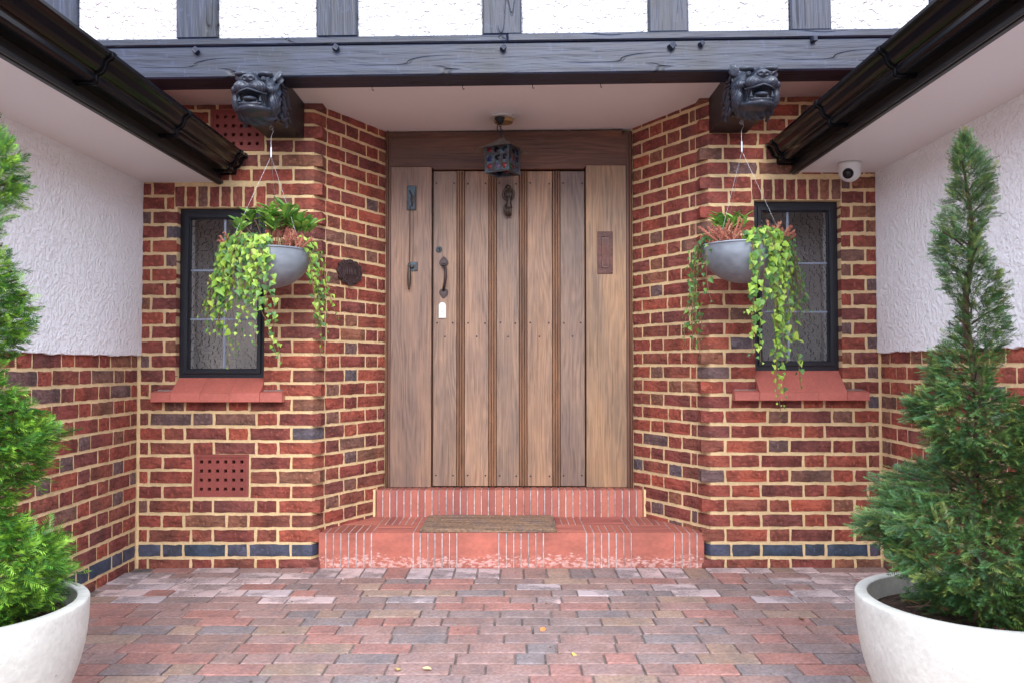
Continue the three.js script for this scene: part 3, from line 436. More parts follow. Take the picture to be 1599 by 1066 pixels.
  pl.slice(0, 4).forEach(([, b], i) => { const a = b + 0.0006, c = pl[i + 1][0] - 0.0006, w = c - a, p = [[0, -0.011]]; for (let k = 0; k < 3; k++) { const x0 = w * (0.04 + k * 0.32), x1 = x0 + w * 0.28; p.push([x0, -0.004]); for (let q = 0; q <= 5; q++) { const an = Math.PI * q / 5; p.push([(x0 + x1) / 2 - (x1 - x0) / 2 * Math.cos(an), 0.0 + (k === 1 ? 0.011 : 0.007) * Math.sin(an)]); } p.push([x1, -0.004]); } p.push([w, -0.011]); const g = extr(poly(p.map(([x, y]) => [x, -y])), 2.19 - yb - 0.006); g.rotateX(-Math.PI / 2); const q = boxUV(g, 1), U = q.attributes.uv, P = q.attributes.position; for (let k = 0; k < U.count; k++) U.setXY(k, P.getX(k) * 2 + i * 0.23, P.getY(k) * 0.5 + i * 0.3); part('cover_strip', q, M.oakTrim, d, [a, yb + 0.006, 0]); });
  const nail = new THREE.SphereGeometry(0.0052, 10, 6); nail.scale(1, 1, 0.4);
  pl.forEach(([a, b]) => { const m = (a + b) / 2; for (const [x, y] of [[a + 0.016, 2.118], [b - 0.016, 2.118], [a + 0.02, 1.292], [b - 0.02, 1.292], [m, 1.212], [a + 0.018, 0.398], [b - 0.018, 0.398]]) part('nail', nail, M.nail, d, [x + (R0() - 0.5) * 0.006, y + (R0() - 0.5) * 0.006, 0.0008]); });
  part('keyhole', merge([new THREE.CylinderGeometry(0.018, 0.019, 0.006, 20).rotateX(Math.PI / 2), new THREE.TorusGeometry(0.012, 0.003, 6, 18).translate(0, 0, 0.003)]), M.patina, d, [-0.431, 1.725, 0.003]); part('keyhole_slot', chamfer(0.006, 0.016, 0.003, 0.001), M.dark, d, [-0.429, 1.724, 0.006]);
  { const heart = (s, y, up) => { const q = new THREE.Shape(); q.moveTo(0, -s * up); q.bezierCurveTo(s * 1.25, -s * 0.1 * up, s * 0.9, s * 0.9 * up, 0, s * 0.75 * up); q.bezierCurveTo(-s * 0.9, s * 0.9 * up, -s * 1.25, -s * 0.1 * up, 0, -s * up); const g = extr(q, 0.004, { bevelEnabled: true, bevelSize: 0.002, bevelThickness: 0.002, bevelSegments: 2 }); g.translate(0, y, 0); return g; };
    part('pull_handle', merge([heart(0.03, 1.652, -1), heart(0.03, 1.468, 1), tube([V(0.002, 1.632, 0.002), V(0.008, 1.622, 0.028), V(0.014, 1.585, 0.046), V(0.012, 1.54, 0.046), V(0.002, 1.5, 0.026), V(-0.002, 1.482, 0.004)], 0.0082, 24, 10)]), M.iron, d, [-0.402, 0, 0.002]); part('thumb_latch', chamfer(0.03, 0.008, 0.035, 0.003), M.patina, d, [-0.4, 1.634, 0.02], [0.3, 0, 0]); }
  { const q = new THREE.Shape(); q.moveTo(-0.02, -0.044); q.lineTo(0.02, -0.044); q.lineTo(0.02, 0.026); q.absarc(0, 0.026, 0.02, 0, Math.PI, false); q.closePath(); const lk = part('lock_plate', extr(q, 0.006, { bevelEnabled: true, bevelSize: 0.0015, bevelThickness: 0.0015, bevelSegments: 2 }), M.plastic, d, [-0.41, 1.365, 0.002]); part('lock_cylinder', new THREE.CylinderGeometry(0.0105, 0.0115, 0.008, 20).rotateX(Math.PI / 2), M.steel, lk, [0, 0.006, 0.009]); }
  { // knocker: boss with a hanging hand
    const k = [new THREE.SphereGeometry(0.034, 20, 14).scale(0.9, 1.05, 0.5).translate(0, 2.05, 0.006), new THREE.TorusGeometry(0.03, 0.007, 8, 24).scale(1, 1.15, 1).translate(0, 2.05, 0.01), new THREE.SphereGeometry(0.016, 14, 10).translate(0, 2.092, 0.008), lathe([[0, 0.035], [0.016, 0.03], [0.013, 0.0], [0.017, -0.025], [0.022, -0.04], [0, -0.045]], 18).scale(1, 1, 0.8).translate(0.004, 2.005, 0.03)];
    for (let i = 0; i < 4; i++) k.push(tube([V(-0.012 + i * 0.009, 1.975, 0.036), V(-0.015 + i * 0.0095, 1.95, 0.046), V(-0.012 + i * 0.009, 1.93 - (i === 1 ? 0.006 : 0), 0.04), V(-0.009 + i * 0.008, 1.922 + (i === 3 ? 0.006 : 0), 0.026)], 0.0058, 10, 7)); k.push(tube([V(-0.014, 1.985, 0.03), V(-0.023, 1.965, 0.036), V(-0.02, 1.942, 0.034)], 0.006, 10, 7), new THREE.SphereGeometry(0.018, 14, 10).translate(0.003, 1.938, 0.024));
    part('knocker', merge(k), M.bronze, d, [-0.022, 0.0, 0.002]); }
}

// ---------------------------------------------------------------- house plaque on the left splay
{
  const u = 0.29, len = Math.hypot(DL - CXL, DZ), dx = (DL - CXL) / len, dz = DZ / len; const t = thing('house_plaque', 'ornate dark cast iron house plaque on the slanting brick wall', 'plaque', [CXL + dx * u - dz * 0.004, 1.557, dz * u + dx * 0.004], Math.atan2(-dz, dx));
  const s = new THREE.Shape(), N = 72; for (let i = 0; i <= N; i++) { const a = i / N * Math.PI * 2, q = 1 + 0.06 * Math.cos(a * 12) + 0.1 * Math.pow(Math.max(0, Math.cos(a + Math.PI / 2)), 14); const x = 0.098 * Math.sign(Math.cos(a)) * Math.pow(Math.abs(Math.cos(a)), 0.85) * q, y = 0.064 * Math.sign(Math.sin(a)) * Math.pow(Math.abs(Math.sin(a)), 0.8) * q; i ? s.lineTo(x, y) : s.moveTo(x, y); }
  part('back_plate', extr(s, 0.008, { bevelEnabled: true, bevelSize: 0.002, bevelThickness: 0.003, bevelSegments: 2 }), M.iron, t);
  const sc = []; for (let i = 0; i < 22; i++) { const a = i / 22 * Math.PI * 2; sc.push(new THREE.TorusGeometry(0.0085, 0.0032, 6, 12).translate(0.085 * Math.cos(a), 0.056 * Math.sin(a) - (Math.abs(a - 4.71) < 0.2 ? 0.012 : 0), 0.011)); } part('scroll_border', merge(sc), M.iron, t);
  part('name_panel', boxAt(-0.062, 0.062, -0.024, 0.03, 0.006, 0.012, 0.004), M.iron, t);
  [[-0.044, 0.04], [-0.03, 0.04], [-0.012, 0.036], [0.002, 0.04], [0.014, 0.04], [0.028, 0.034], [0.042, 0.04]].forEach(([x, h]) => part('raised_stroke', chamfer(0.0042, h, 0.004, 0.001), M.iron, t, [x, 0.003, 0.0135]));
}

// ---------------------------------------------------------------- hanging lantern
{
  const cy = 2.43 + TILT * -0.052, LS = 1.04; const t = thing('lantern', 'verdigris copper lantern with coloured glass hanging before the door', 'lantern', [-0.052, cy, -0.262], -0.46); t.scale.setScalar(LS); const r = rng(31);
  part('ceiling_disc', new THREE.CylinderGeometry(0.062, 0.07, 0.014, 28), M.plastic, t, [0, -0.008, 0]);
  part('wooden_pattress', new THREE.CylinderGeometry(0.05, 0.05, 0.02, 28), oak([206, 164, 110]), t, [0, -0.026, -0.01]);
  part('canopy', lathe([[0, -0.015], [0.03, -0.015], [0.03, -0.02], [0.018, -0.035], [0.008, -0.048], [0, -0.05]], 20), M.blackSteel, t, [0, -0.006, 0.03]);
  const links = []; for (let i = 0; i < 4; i++) links.push(new THREE.TorusGeometry(0.0075, 0.0018, 6, 14).scale(0.75, 1.3, 1).rotateY(i % 2 ? 1.57 : 0.2).translate(0.0, -0.056 - i * 0.0155, 0.03 - i * 0.008)); part('chain', merge(links), M.blackSteel, t);
  part('cable', tube([V(-0.008, -0.04, 0.03), V(-0.02, -0.07, 0.024), V(-0.015, -0.1, 0.01), V(0, -0.12, 0)], 0.003, 16, 6), M.blackSteel, t);
  const y0 = -0.115, w = 0.066, hb = 0.13, yt = y0 - 0.06;
  const roof = new THREE.ConeGeometry(0.168, 0.078, 4, 3, true); roof.rotateY(Math.PI / 4); { const P = roof.attributes.position; for (let i = 0; i < P.count; i++) { const q = (0.037 - P.getY(i)) / 0.074; P.setY(i, P.getY(i) - 0.012 * Math.sin(q * Math.PI)); } roof.computeVertexNormals(); }
  part('roof', boxUV(roof, 4), M.oldCopper, t, [0, y0 - 0.037, 0]); part('finial', lathe([[0, 0.012], [0.008, 0.008], [0.006, 0], [0.014, -0.01]], 14), M.copper, t, [0, y0 + 0.002, 0]);
  const glassC = [[30, 42, 84], [78, 62, 104], [58, 112, 66], [136, 48, 50], [26, 32, 52], [104, 90, 122], [34, 66, 84], [22, 26, 36]].map((c) => pmat({ color: sr(...c), roughness: 0.12, transmission: 0.35, thickness: 0 }));
  for (let f = 0; f < 4; f++) {
    const side = part('side_panel', new THREE.BufferGeometry(), M.patina, t); side.rotation.y = f * Math.PI / 2; const s = poly([[-w, yt - hb], [w, yt - hb], [w, yt], [-w, yt]]), holes = [];
    for (let i = 0; i < 3; i++) for (let j = 0; j < 3; j++) { const cx = -w + (i + 0.5) * 2 * w / 3 + (r() - 0.5) * 0.008, cyy = yt - (j + 0.5) * hb / 3 + (r() - 0.5) * 0.006, a = 0.0165 + r() * 0.004, b = 0.0155 + r() * 0.004, p = new THREE.Path(), n = 8, ph = r() * 6; for (let q = 0; q <= n; q++) { const an = -q / n * Math.PI * 2, k = 0.88 + 0.16 * Math.sin(3 * an + ph); const X = cx + a * k * Math.cos(an), Y = cyy + b * k * Math.sin(an); q ? p.lineTo(X, Y) : p.moveTo(X, Y); } s.holes.push(p); holes.push([cx, cyy, a, b]); }
    const g = extr(s, 0.004); g.translate(0, 0, w - 0.004); side.geometry = boxUV(g, 6);
    holes.forEach(([x, y, a, b]) => part('glass_piece', new THREE.SphereGeometry(1, 12, 8).scale(a * 1.1, b * 1.15, 0.004), glassC[Math.floor(r() * 8)], side, [x, y, w - 0.005]));
  }
  for (const [x, z] of [[-1, -1], [1, -1], [1, 1], [-1, 1]]) part('corner_post', chamfer(0.011, hb + 0.012, 0.011, 0.002), M.patina, t, [x * w, yt - hb / 2 - 0.004, z * w]);
  part('base_rim', (() => { const s = poly([[-w - 0.006, -w - 0.006], [w + 0.006, -w - 0.006], [w + 0.006, w + 0.006], [-w - 0.006, w + 0.006]]); s.holes.push(rectHole(-w + 0.012, w - 0.012, -w + 0.012, w - 0.012)); const g = extr(s, 0.006); g.rotateX(Math.PI / 2); return g; })(), M.patina, t, [0, yt - hb - 0.003, 0]);
  part('lamp_holder', new THREE.CylinderGeometry(0.018, 0.018, 0.05, 14), M.blackSteel, t, [0, yt - 0.03, 0]); part('bulb', new THREE.SphereGeometry(0.024, 16, 12).scale(1, 1.3, 1), M.plastic, t, [0, yt - 0.078, 0]);
}

// ---------------------------------------------------------------- security camera
{
  const t = thing('security_camera', 'small white dome security camera under the right soffit', 'camera', [1.685, 2.05, 0.215]);
  part('base', lathe([[0, 0], [0.055, 0], [0.057, -0.012], [0.055, -0.03], [0.05, -0.036]], 32), M.plastic, t); part('dome', new THREE.SphereGeometry(0.054, 28, 18).scale(1, 1.0, 1), M.plastic, t, [0, -0.042, 0]);
  const n = V(-0.5, -0.42, 0.76).normalize(); const q = new THREE.Quaternion().setFromUnitVectors(V(0, 1, 0), n); const ring = part('lens_ring', new THREE.CylinderGeometry(0.024, 0.028, 0.016, 24), M.blackGloss, t, [n.x * 0.05, -0.042 + n.y * 0.05, n.z * 0.05]); ring.quaternion.copy(q); part('lens', new THREE.SphereGeometry(0.016, 18, 10).scale(1, 0.4, 1), M.lens, ring, [0, 0.007, 0]);
}

// ---------------------------------------------------------------- carved lion brackets
function lionGeo() {
  const E = (c, r) => (x, y, z) => { const a = (x - c[0]) / r[0], b = (y - c[1]) / r[1], d = (z - c[2]) / r[2]; const k = Math.sqrt(a * a + b * b + d * d); const k2 = Math.sqrt((a / r[0]) ** 2 + (b / r[1]) ** 2 + (d / r[2]) ** 2) || 1e-6; return k * (k - 1) / k2; };
  const sm = (a, b, k) => { const h = Math.max(k - Math.abs(a - b), 0) / k; return Math.min(a, b) - h * h * k * 0.25; }, cut = (a, b, k) => -sm(-a, b, k);
  const add = [[[0, 0.005, -0.01], [0.098, 0.098, 0.085], 0.02], [[0, 0.02, 0.075], [0.05, 0.044, 0.07], 0.02], [[0, 0.062, 0.075], [0.021, 0.018, 0.06], 0.012], [[0, 0.038, 0.148], [0.03, 0.017, 0.017], 0.008], [[0.034, 0.004, 0.122], [0.037, 0.027, 0.036], 0.008], [[-0.034, 0.004, 0.122], [0.037, 0.027, 0.036], 0.008], [[0, -0.082, 0.068], [0.068, 0.024, 0.07], 0.014], [[0, -0.068, 0.122], [0.05, 0.011, 0.018], 0.006],
    [[0.05, 0.078, 0.072], [0.036, 0.013, 0.024], 0.01], [[-0.05, 0.078, 0.072], [0.036, 0.013, 0.024], 0.01], [[0.074, 0.006, 0.066], [0.026, 0.02, 0.034], 0.012], [[-0.074, 0.006, 0.066], [0.026, 0.02, 0.034], 0.012], [[0.08, -0.04, 0.036], [0.024, 0.05, 0.045], 0.014], [[-0.08, -0.04, 0.036], [0.024, 0.05, 0.045], 0.014], [[0.088, 0.09, -0.005], [0.026, 0.03, 0.014], 0.01], [[-0.088, 0.09, -0.005], [0.026, 0.03, 0.014], 0.01], [[0, -0.07, -0.01], [0.085, 0.06, 0.07], 0.02]].map(([c, r, k]) => [E(c, r), k]);
  const sub = [[[0, -0.04, 0.125], [0.066, 0.022, 0.062], 0.006], [[0.05, 0.05, 0.1], [0.024, 0.017, 0.02], 0.008], [[-0.05, 0.05, 0.1], [0.024, 0.017, 0.02], 0.008], [[0.015, 0.033, 0.165], [0.009, 0.007, 0.012], 0.004], [[-0.015, 0.033, 0.165], [0.009, 0.007, 0.012], 0.004], [[0, 0.012, 0.162], [0.003, 0.018, 0.01], 0.004], [[0.05, -0.01, 0.105], [0.008, 0.026, 0.012], 0.008], [[-0.05, -0.01, 0.105], [0.008, 0.026, 0.012], 0.008]].map(([c, r, k]) => [E(c, r), k]);
  const f = (x, y, z) => { let d = 1; for (const [e, k] of add) d = sm(d, e(x, y, z), k); for (const [e, k] of sub) d = cut(d, e(x, y, z), k); const mane = sstep(0.055, -0.01, z); if (mane > 0) { const a = Math.atan2(y, x); d -= mane * 0.0055 * Math.sin(a * 17 + z * 60 + 2 * Math.sin(z * 50)); } const wr = Math.abs(x) > 0.03 && y < 0.03 && y > -0.07 && z > 0.04 ? 0.0016 * Math.sin((Math.abs(x) * 0.7 + y * 0.4 - z) * 330) : 0; return d + wr; };
  const N = 84, half = N / 2, sc = 0.2, mc = new MarchingCubes(N, M.lionPaint, false, false, 90000); mc.isolation = 0;
  for (let k = 0; k < N; k++) for (let j = 0; j < N; j++) for (let i = 0; i < N; i++) mc.field[i + j * N + k * N * N] = -f((i - half) / half * sc, (j - half) / half * sc, (k - half) / half * sc);
  mc.update(); const n = mc.count, P = mc.positionArray.slice(0, n * 3), Nn = new Float32Array(n * 3), e = 0.0015;
  for (let i = 0; i < n; i++) { const x = P[i * 3] *= sc, y = P[i * 3 + 1] *= sc, z = P[i * 3 + 2] *= sc; const v = V(f(x + e, y, z) - f(x - e, y, z), f(x, y + e, z) - f(x, y - e, z), f(x, y, z + e) - f(x, y, z - e)).normalize(); Nn.set([v.x, v.y, v.z], i * 3); }
  const g = new THREE.BufferGeometry(); g.setAttribute('position', new THREE.BufferAttribute(P, 3)); g.setAttribute('normal', new THREE.BufferAttribute(Nn, 3)); return boxUV(g, 3);
}
const LION = lionGeo();
function lion(label, cx, yb, tilt) {
  const t = thing('lion_bracket', label, 'bracket', [cx, yb, 0], 0, 'carved lion head brackets');
  const bg = new THREE.BoxGeometry(0.194, 0.2, 0.46, 1, 1, 10); { const P = bg.attributes.position; for (let i = 0; i < P.count; i++) { const z = P.getZ(i) + 0.23; P.setZ(i, z); if (P.getY(i) < 0) P.setY(i, P.getY(i) - 0.02 * sstep(0.1, 0.4, z)); P.setY(i, P.getY(i) + 0.1); } bg.computeVertexNormals(); }
  part('bracket_block', boxUV(bg, 3), M.blackBoard, t, [0, 0, 0.002]);
  const hd = part('head', LION, M.lionPaint, t, [0, 0.068, 0.478], [tilt, 0, 0]); hd.scale.setScalar(1.03);
  for (const s of [-1, 1]) { part('eye', new THREE.SphereGeometry(0.0125, 16, 12), M.lionPaint, hd, [s * 0.048, 0.05, 0.088]); part('pupil', new THREE.TorusGeometry(0.005, 0.0018, 6, 14), M.lionPaint, hd, [s * 0.0485, 0.05, 0.1]); part('fang', new THREE.ConeGeometry(0.008, 0.028, 10), M.lionPaint, hd, [s * 0.046, -0.046, 0.128], [0, 0, 0]); }
  part('tongue', new THREE.SphereGeometry(1, 20, 12).scale(0.03, 0.012, 0.042), M.lionPaint, hd, [0, -0.048, 0.122], [0.12, 0, 0]);
  part('teeth', merge([...Array(6)].map((_, i) => chamfer(0.009, 0.012, 0.007, 0.002).clone().translate(-0.028 + i * 0.0112, -0.058, 0.128 - Math.abs(i - 2.5) * 0.003))), M.lionPaint, hd);
  part('lip_rim', merge([tube([V(-0.066, -0.02, 0.1), V(-0.04, -0.022, 0.146), V(-0.014, -0.016, 0.159), V(0, -0.012, 0.158), V(0.014, -0.016, 0.159), V(0.04, -0.022, 0.146), V(0.066, -0.02, 0.1)], 0.0042, 40, 8)]), M.lionPaint, hd);
  for (const s of [-1, 1]) for (let k = 0; k < 7; k++) { const y0 = 0.15 - k * 0.026, p = []; for (let i = 0; i <= 6; i++) { const q = i / 6; p.push(V(s * (0.098 + 0.004 * Math.sin(q * 3)), y0 - 0.03 * q - 0.012 * Math.sin(q * 7 + k), 0.45 - q * (0.1 + 0.03 * (k % 3)))); } part('mane_lock', tube(p, 0.009, 18, 7), M.lionPaint, t); }
  for (let k = 0; k < 6; k++) { const x = -0.07 + k * 0.028; part('mane_lock', tube([V(x, -0.024, 0.46), V(x + 0.012, -0.027, 0.43), V(x - 0.006, -0.022, 0.4), V(x + 0.006, -0.016, 0.36 - 0.02 * (k % 2))], 0.009, 14, 6), M.lionPaint, t); }
}
lion('black carved lion head bracket above the left hanging basket', -1.188, 2.232, 0.02);
lion('black carved lion head bracket above the right hanging basket', 1.132, 2.259, 0.06);

// ---------------------------------------------------------------- hanging baskets with plants
function ivyLeafGeo(seed) {
  const r = rng(seed), pts = [[0, 0], [0.22, -0.12], [0.52, 0.06], [0.38, 0.34], [0.3, 0.5], [0.12, 0.72], [0, 1.0], [-0.12, 0.72], [-0.3, 0.5], [-0.4, 0.32], [-0.5, 0.06], [-0.22, -0.1]].map(([x, y]) => [x + (r() - 0.5) * 0.07, y + (r() - 0.5) * 0.05]); const c = [0, 0.3, -0.03], P = [];
  const z = ([x, y]) => 0.22 * Math.abs(x) - 0.14 * y * y + (r() - 0.5) * 0.03; const q = pts.map((p) => [p[0], p[1], z(p)]);
  for (let i = 0; i < q.length; i++) P.push(...c, ...q[i], ...q[(i + 1) % q.length]);
  const g = new THREE.BufferGeometry(); g.setAttribute('position', new THREE.Float32BufferAttribute(P, 3)); g.computeVertexNormals(); return clean(g);
}
const ivyGeos = [1, 2, 3, 4, 5].map(ivyLeafGeo);
const longLeaf = (() => { const P = [], row = [[0, 0.03], [0.15, 0.11], [0.4, 0.22], [0.65, 0.25], [0.87, 0.15], [1, 0]]; for (let i = 0; i < row.length - 1; i++) { const [a, wa] = row[i], [b, wb] = row[i + 1], za = -0.18 * a * a, zb = -0.18 * b * b; for (const s of [-1, 1]) P.push(0, a, za - 0.02, s * wa, a, za + 0.05, s * wb, b, zb + 0.05, 0, a, za - 0.02, s * wb, b, zb + 0.05, 0, b, zb - 0.02); } const g = new THREE.BufferGeometry(); g.setAttribute('position', new THREE.Float32BufferAttribute(P, 3)); g.computeVertexNormals(); return clean(g); })();
function orient(o, tip, nrm) { const y = tip.clone().normalize(), x = y.clone().cross(nrm).normalize(), z = x.clone().cross(y).normalize(); o.quaternion.setFromRotationMatrix(new THREE.Matrix4().makeBasis(x, y, z)); }
function basket(side, c, hookY, strands, seed) {
  const L = side === 'left', r = rng(seed), rad = 0.197, [cx, cy, cz] = c, q = (a) => (r() - 0.5) * 2 * a;
  const t = thing('hanging_basket', `grey zinc half-round hanging basket on wires by the ${side} window`, 'hanging basket', c, 0, 'zinc hanging baskets');
  const out = [], inn = []; for (let i = 0; i <= 14; i++) { const a = i / 14 * Math.PI / 2; out.push([rad * Math.sin(a), -0.176 * Math.cos(a)]); inn.push([(rad - 0.004) * Math.sin(a), -0.172 * Math.cos(a)]); }
  const bowl = lathe([...out, [rad + 0.003, 0.002], [rad + 0.004, 0.006], [rad - 0.002, 0.008], ...inn.reverse()], 64); part('bowl', bowl, M.zinc, t); part('rolled_rim', new THREE.TorusGeometry(rad + 0.001, 0.0045, 10, 64).rotateX(Math.PI / 2), M.zinc, t, [0, 0.004, 0]);
  part('soil', lathe([[0, 0.012], [rad * 0.6, 0.006], [rad - 0.006, -0.012]], 32), M.soil, t);
  const top = hookY - cy, yk = top - 0.03; const ferr = yk - 0.1;
  part('screw_eye', merge([new THREE.TorusGeometry(0.009, 0.0022, 8, 18).translate(0, top - 0.02, 0), new THREE.CylinderGeometry(0.0022, 0.0022, 0.03, 8).translate(0, top, 0)]), M.steel, t);
  part('hook', tube([V(-0.004, yk + 0.012, 0), V(0.006, yk + 0.004, 0), V(0.01, yk - 0.008, 0), V(0.004, yk - 0.02, 0), V(0, yk - 0.035, 0), V(0, ferr, 0)], 0.0019, 24, 6), M.steel, t); part('ferrule', new THREE.CylinderGeometry(0.0052, 0.0052, 0.05, 12), M.steel, t, [0, ferr - 0.01, 0]);
  for (let i = 0; i < 3; i++) { const a = i * 2.094 + (L ? 0.5 : 0.3); part('wire', tube([V(0, ferr - 0.03, 0), V(rad * Math.cos(a), 0.006, rad * Math.sin(a))].flatMap((p, k, arr) => k ? [arr[0].clone().lerp(p, 0.5), p] : [p]), 0.0007, 6, 5), M.steel, t); }
  // ivy
  const iv = thing('ivy_plant', `trailing green ivy spilling over the ${side} zinc basket`, 'ivy', c, 0, 'trailing ivy plants'); const leaves = [];
  for (const [ang, len, sway, size, dark, n] of strands) for (let s = 0; s < n; s++) {
    const a = ang + q(0.3), l = len * (0.72 + 0.42 * r()), rr = rad * (1.04 + 0.22 * r()), dir = V(Math.cos(a), 0, Math.sin(a)), sw = V(sway + q(0.05), 0, q(0.04)); const st = 0.3 + 0.5 * r();
    const pts = [dir.clone().multiplyScalar(rad * st).setY(0.02 + 0.02 * r()), dir.clone().multiplyScalar(rad * 0.92).setY(0.045 + 0.02 * r()), dir.clone().multiplyScalar(rr).setY(-0.03), dir.clone().multiplyScalar(rr + 0.012).setY(-0.12 - l * 0.2).addScaledVector(sw, 0.3), dir.clone().multiplyScalar(rr).setY(-0.1 - l * 0.6).addScaledVector(sw, 0.7).add(V(q(0.02), 0, q(0.02))), dir.clone().multiplyScalar(rr - 0.01).setY(-l).add(sw)];
    const cv = new THREE.CatmullRomCurve3(pts), total = cv.getLength(); part('stem', new THREE.TubeGeometry(cv, 22, 0.0013, 4), M.stem, iv);
    const m = Math.floor(total / (0.021 + 0.006 * r())); for (let i = 1; i <= m; i++) { const u = i / m, p = cv.getPointAt(Math.min(1, u)); const k = size * (0.62 + 0.8 * r() * r()) * (u > 0.8 ? lerp(1, 0.5, (u - 0.8) / 0.2) : 1); leaves.push({ p: p.add(V(q(0.018), q(0.012), q(0.018))), k, dir, dark }); }
  }
  const place = (o, lf) => { const tip = V(q(0.7), -0.85 + q(0.45), q(0.4)).addScaledVector(lf.dir, 0.25), n = lf.dir.clone().add(V(q(0.55), 0.45 + q(0.4), 0.35 + q(0.4))); orient(o, tip, n); o.position.copy(lf.p); o.scale.setScalar(lf.k); };
  leaves.sort((a, b) => b.k * (1 + b.p.z) - a.k * (1 + a.p.z)); const small = new Map();
  leaves.forEach((lf, i) => { const mm = M.ivy[lf.dark ? 3 + Math.floor(r() * 3) : Math.floor(Math.pow(r(), 1.15) * 6)], g = ivyGeos[Math.floor(r() * 5)]; if (i < 290) { place(part('leaf', g, mm, iv), lf); } else { const o = new THREE.Object3D(); place(o, lf); o.updateMatrix(); small.set(mm, [...(small.get(mm) || []), g.clone().applyMatrix4(o.matrix)]); } });
  for (const [m, gs] of small) part('small_leaves', merge(gs), m, iv).userData.kind = 'stuff';
  // leafy evergreen standing in the middle
  const sh = thing('evergreen_shrub', L ? 'bright green broad-leaved evergreen sprouting from the left basket' : 'small olive-green evergreen sprouting from the right basket', 'shrub', c);
  const stems = L ? 20 : 10, R = L ? 0.15 : 0.09, hgt = L ? 0.2 : 0.15, ox = L ? 0.03 : -0.02;
  for (let i = 0; i < stems; i++) { const a = r() * 6.28, d = R * Math.sqrt(r()), top2 = V(ox + d * Math.cos(a) * 1.35, hgt * (0.75 + 0.4 * r()) - d * 0.25, d * Math.sin(a) * 0.8); part('stem', tube([V(ox * 0.7 + d * Math.cos(a) * 0.4, 0.0, d * Math.sin(a) * 0.4), top2.clone().multiplyScalar(0.6), top2], 0.002, 8, 5), M.stem, sh);
    const nl = 10; for (let k = 0; k < nl; k++) { const b = k * 2.4 + r(), o = part('leaf', longLeaf, M.shrub[Math.floor(r() * 4)], sh); const up = V(Math.cos(b) * 0.8, 0.35 + 0.75 * r(), Math.sin(b) * 0.8); orient(o, up, V(-Math.cos(b) * 0.3, 1, 0.3 - Math.sin(b) * 0.3)); o.position.copy(top2).add(V(0, -0.05 * (1 - k / nl), 0)); o.scale.setScalar((L ? 0.068 : 0.05) * (0.75 + 0.5 * r())); } }
  // heather
  const he = thing('heather_plant', L ? 'pinkish brown heather at the rim of the left basket' : 'rusty pink heather spikes at the rim of the right basket', 'heather', c); const sprig = (() => { const gs = [new THREE.CylinderGeometry(0.02, 0.03, 0.95, 5).translate(0, 0.47, 0)]; const rr = rng(7); for (let i = 0; i < 34; i++) { const y = 0.18 + 0.82 * i / 34, a = i * 2.4; gs.push(new THREE.ConeGeometry(0.035, 0.12, 4).rotateZ(-0.8).translate(0.045, 0, 0).rotateY(a).translate(0, y, 0)); } return merge(gs); })();
  const clumps = L ? [[0.13, 0.06, 22], [-0.15, 0.09, 10]] : [[-0.1, 0.1, 30], [0.13, 0.06, 30]]; for (const [x, z, n] of clumps) for (let i = 0; i < n; i++) { const o = part('sprig', sprig, M.heather[Math.floor(r() * 3)], he, [x + q(0.05), 0.005, z + q(0.05)]); const d = V(q(0.9) + x * 3.2, 0.55 + 0.5 * r(), q(0.6) + 0.2); orient(o, d, V(0, 0.2, 1)); o.scale.set(0.1, (L ? 0.075 : 0.1) * (0.7 + 0.6 * r()), 0.1); }
}
const deg = Math.PI / 180;
basket('left', [-1.172, 1.59, 0.32], 2.216, [
  [95 * deg, 0.34, -0.04, 0.036, 0, 8], [125 * deg, 0.36, -0.08, 0.036, 0, 8], [158 * deg, 0.28, -0.1, 0.032, 0, 6], [190 * deg, 0.22, -0.08, 0.026, 0, 3], [82 * deg, 0.5, 0.04, 0.028, 0, 4], [112 * deg, 0.5, -0.04, 0.028, 0, 3], [10 * deg, 0.34, 0.06, 0.03, 0, 6], [-15 * deg, 0.3, 0.06, 0.03, 0, 3], [20 * deg, 0.58, 0.03, 0.022, 0, 1], [120 * deg, 0.14, 0, 0.034, 0, 8], [150 * deg, 0.12, -0.03, 0.032, 0, 5]], 51);
basket('right', [1.118, 1.615, 0.32], 2.243, [
  [182 * deg, 0.5, -0.02, 0.03, 1, 7], [160 * deg, 0.3, 0.0, 0.026, 1, 2], [76 * deg, 0.5, 0.02, 0.036, 0, 6], [55 * deg, 0.66, 0.05, 0.034, 0, 4], [84 * deg, 0.36, 0.0, 0.034, 0, 4], [70 * deg, 0.82, 0.0, 0.026, 0, 3], [10 * deg, 0.3, 0.06, 0.026, 1, 6], [25 * deg, 0.42, 0.05, 0.028, 1, 4], [68 * deg, 0.14, 0, 0.034, 0, 5], [-20 * deg, 0.35, 0.03, 0.026, 1, 3]], 62);

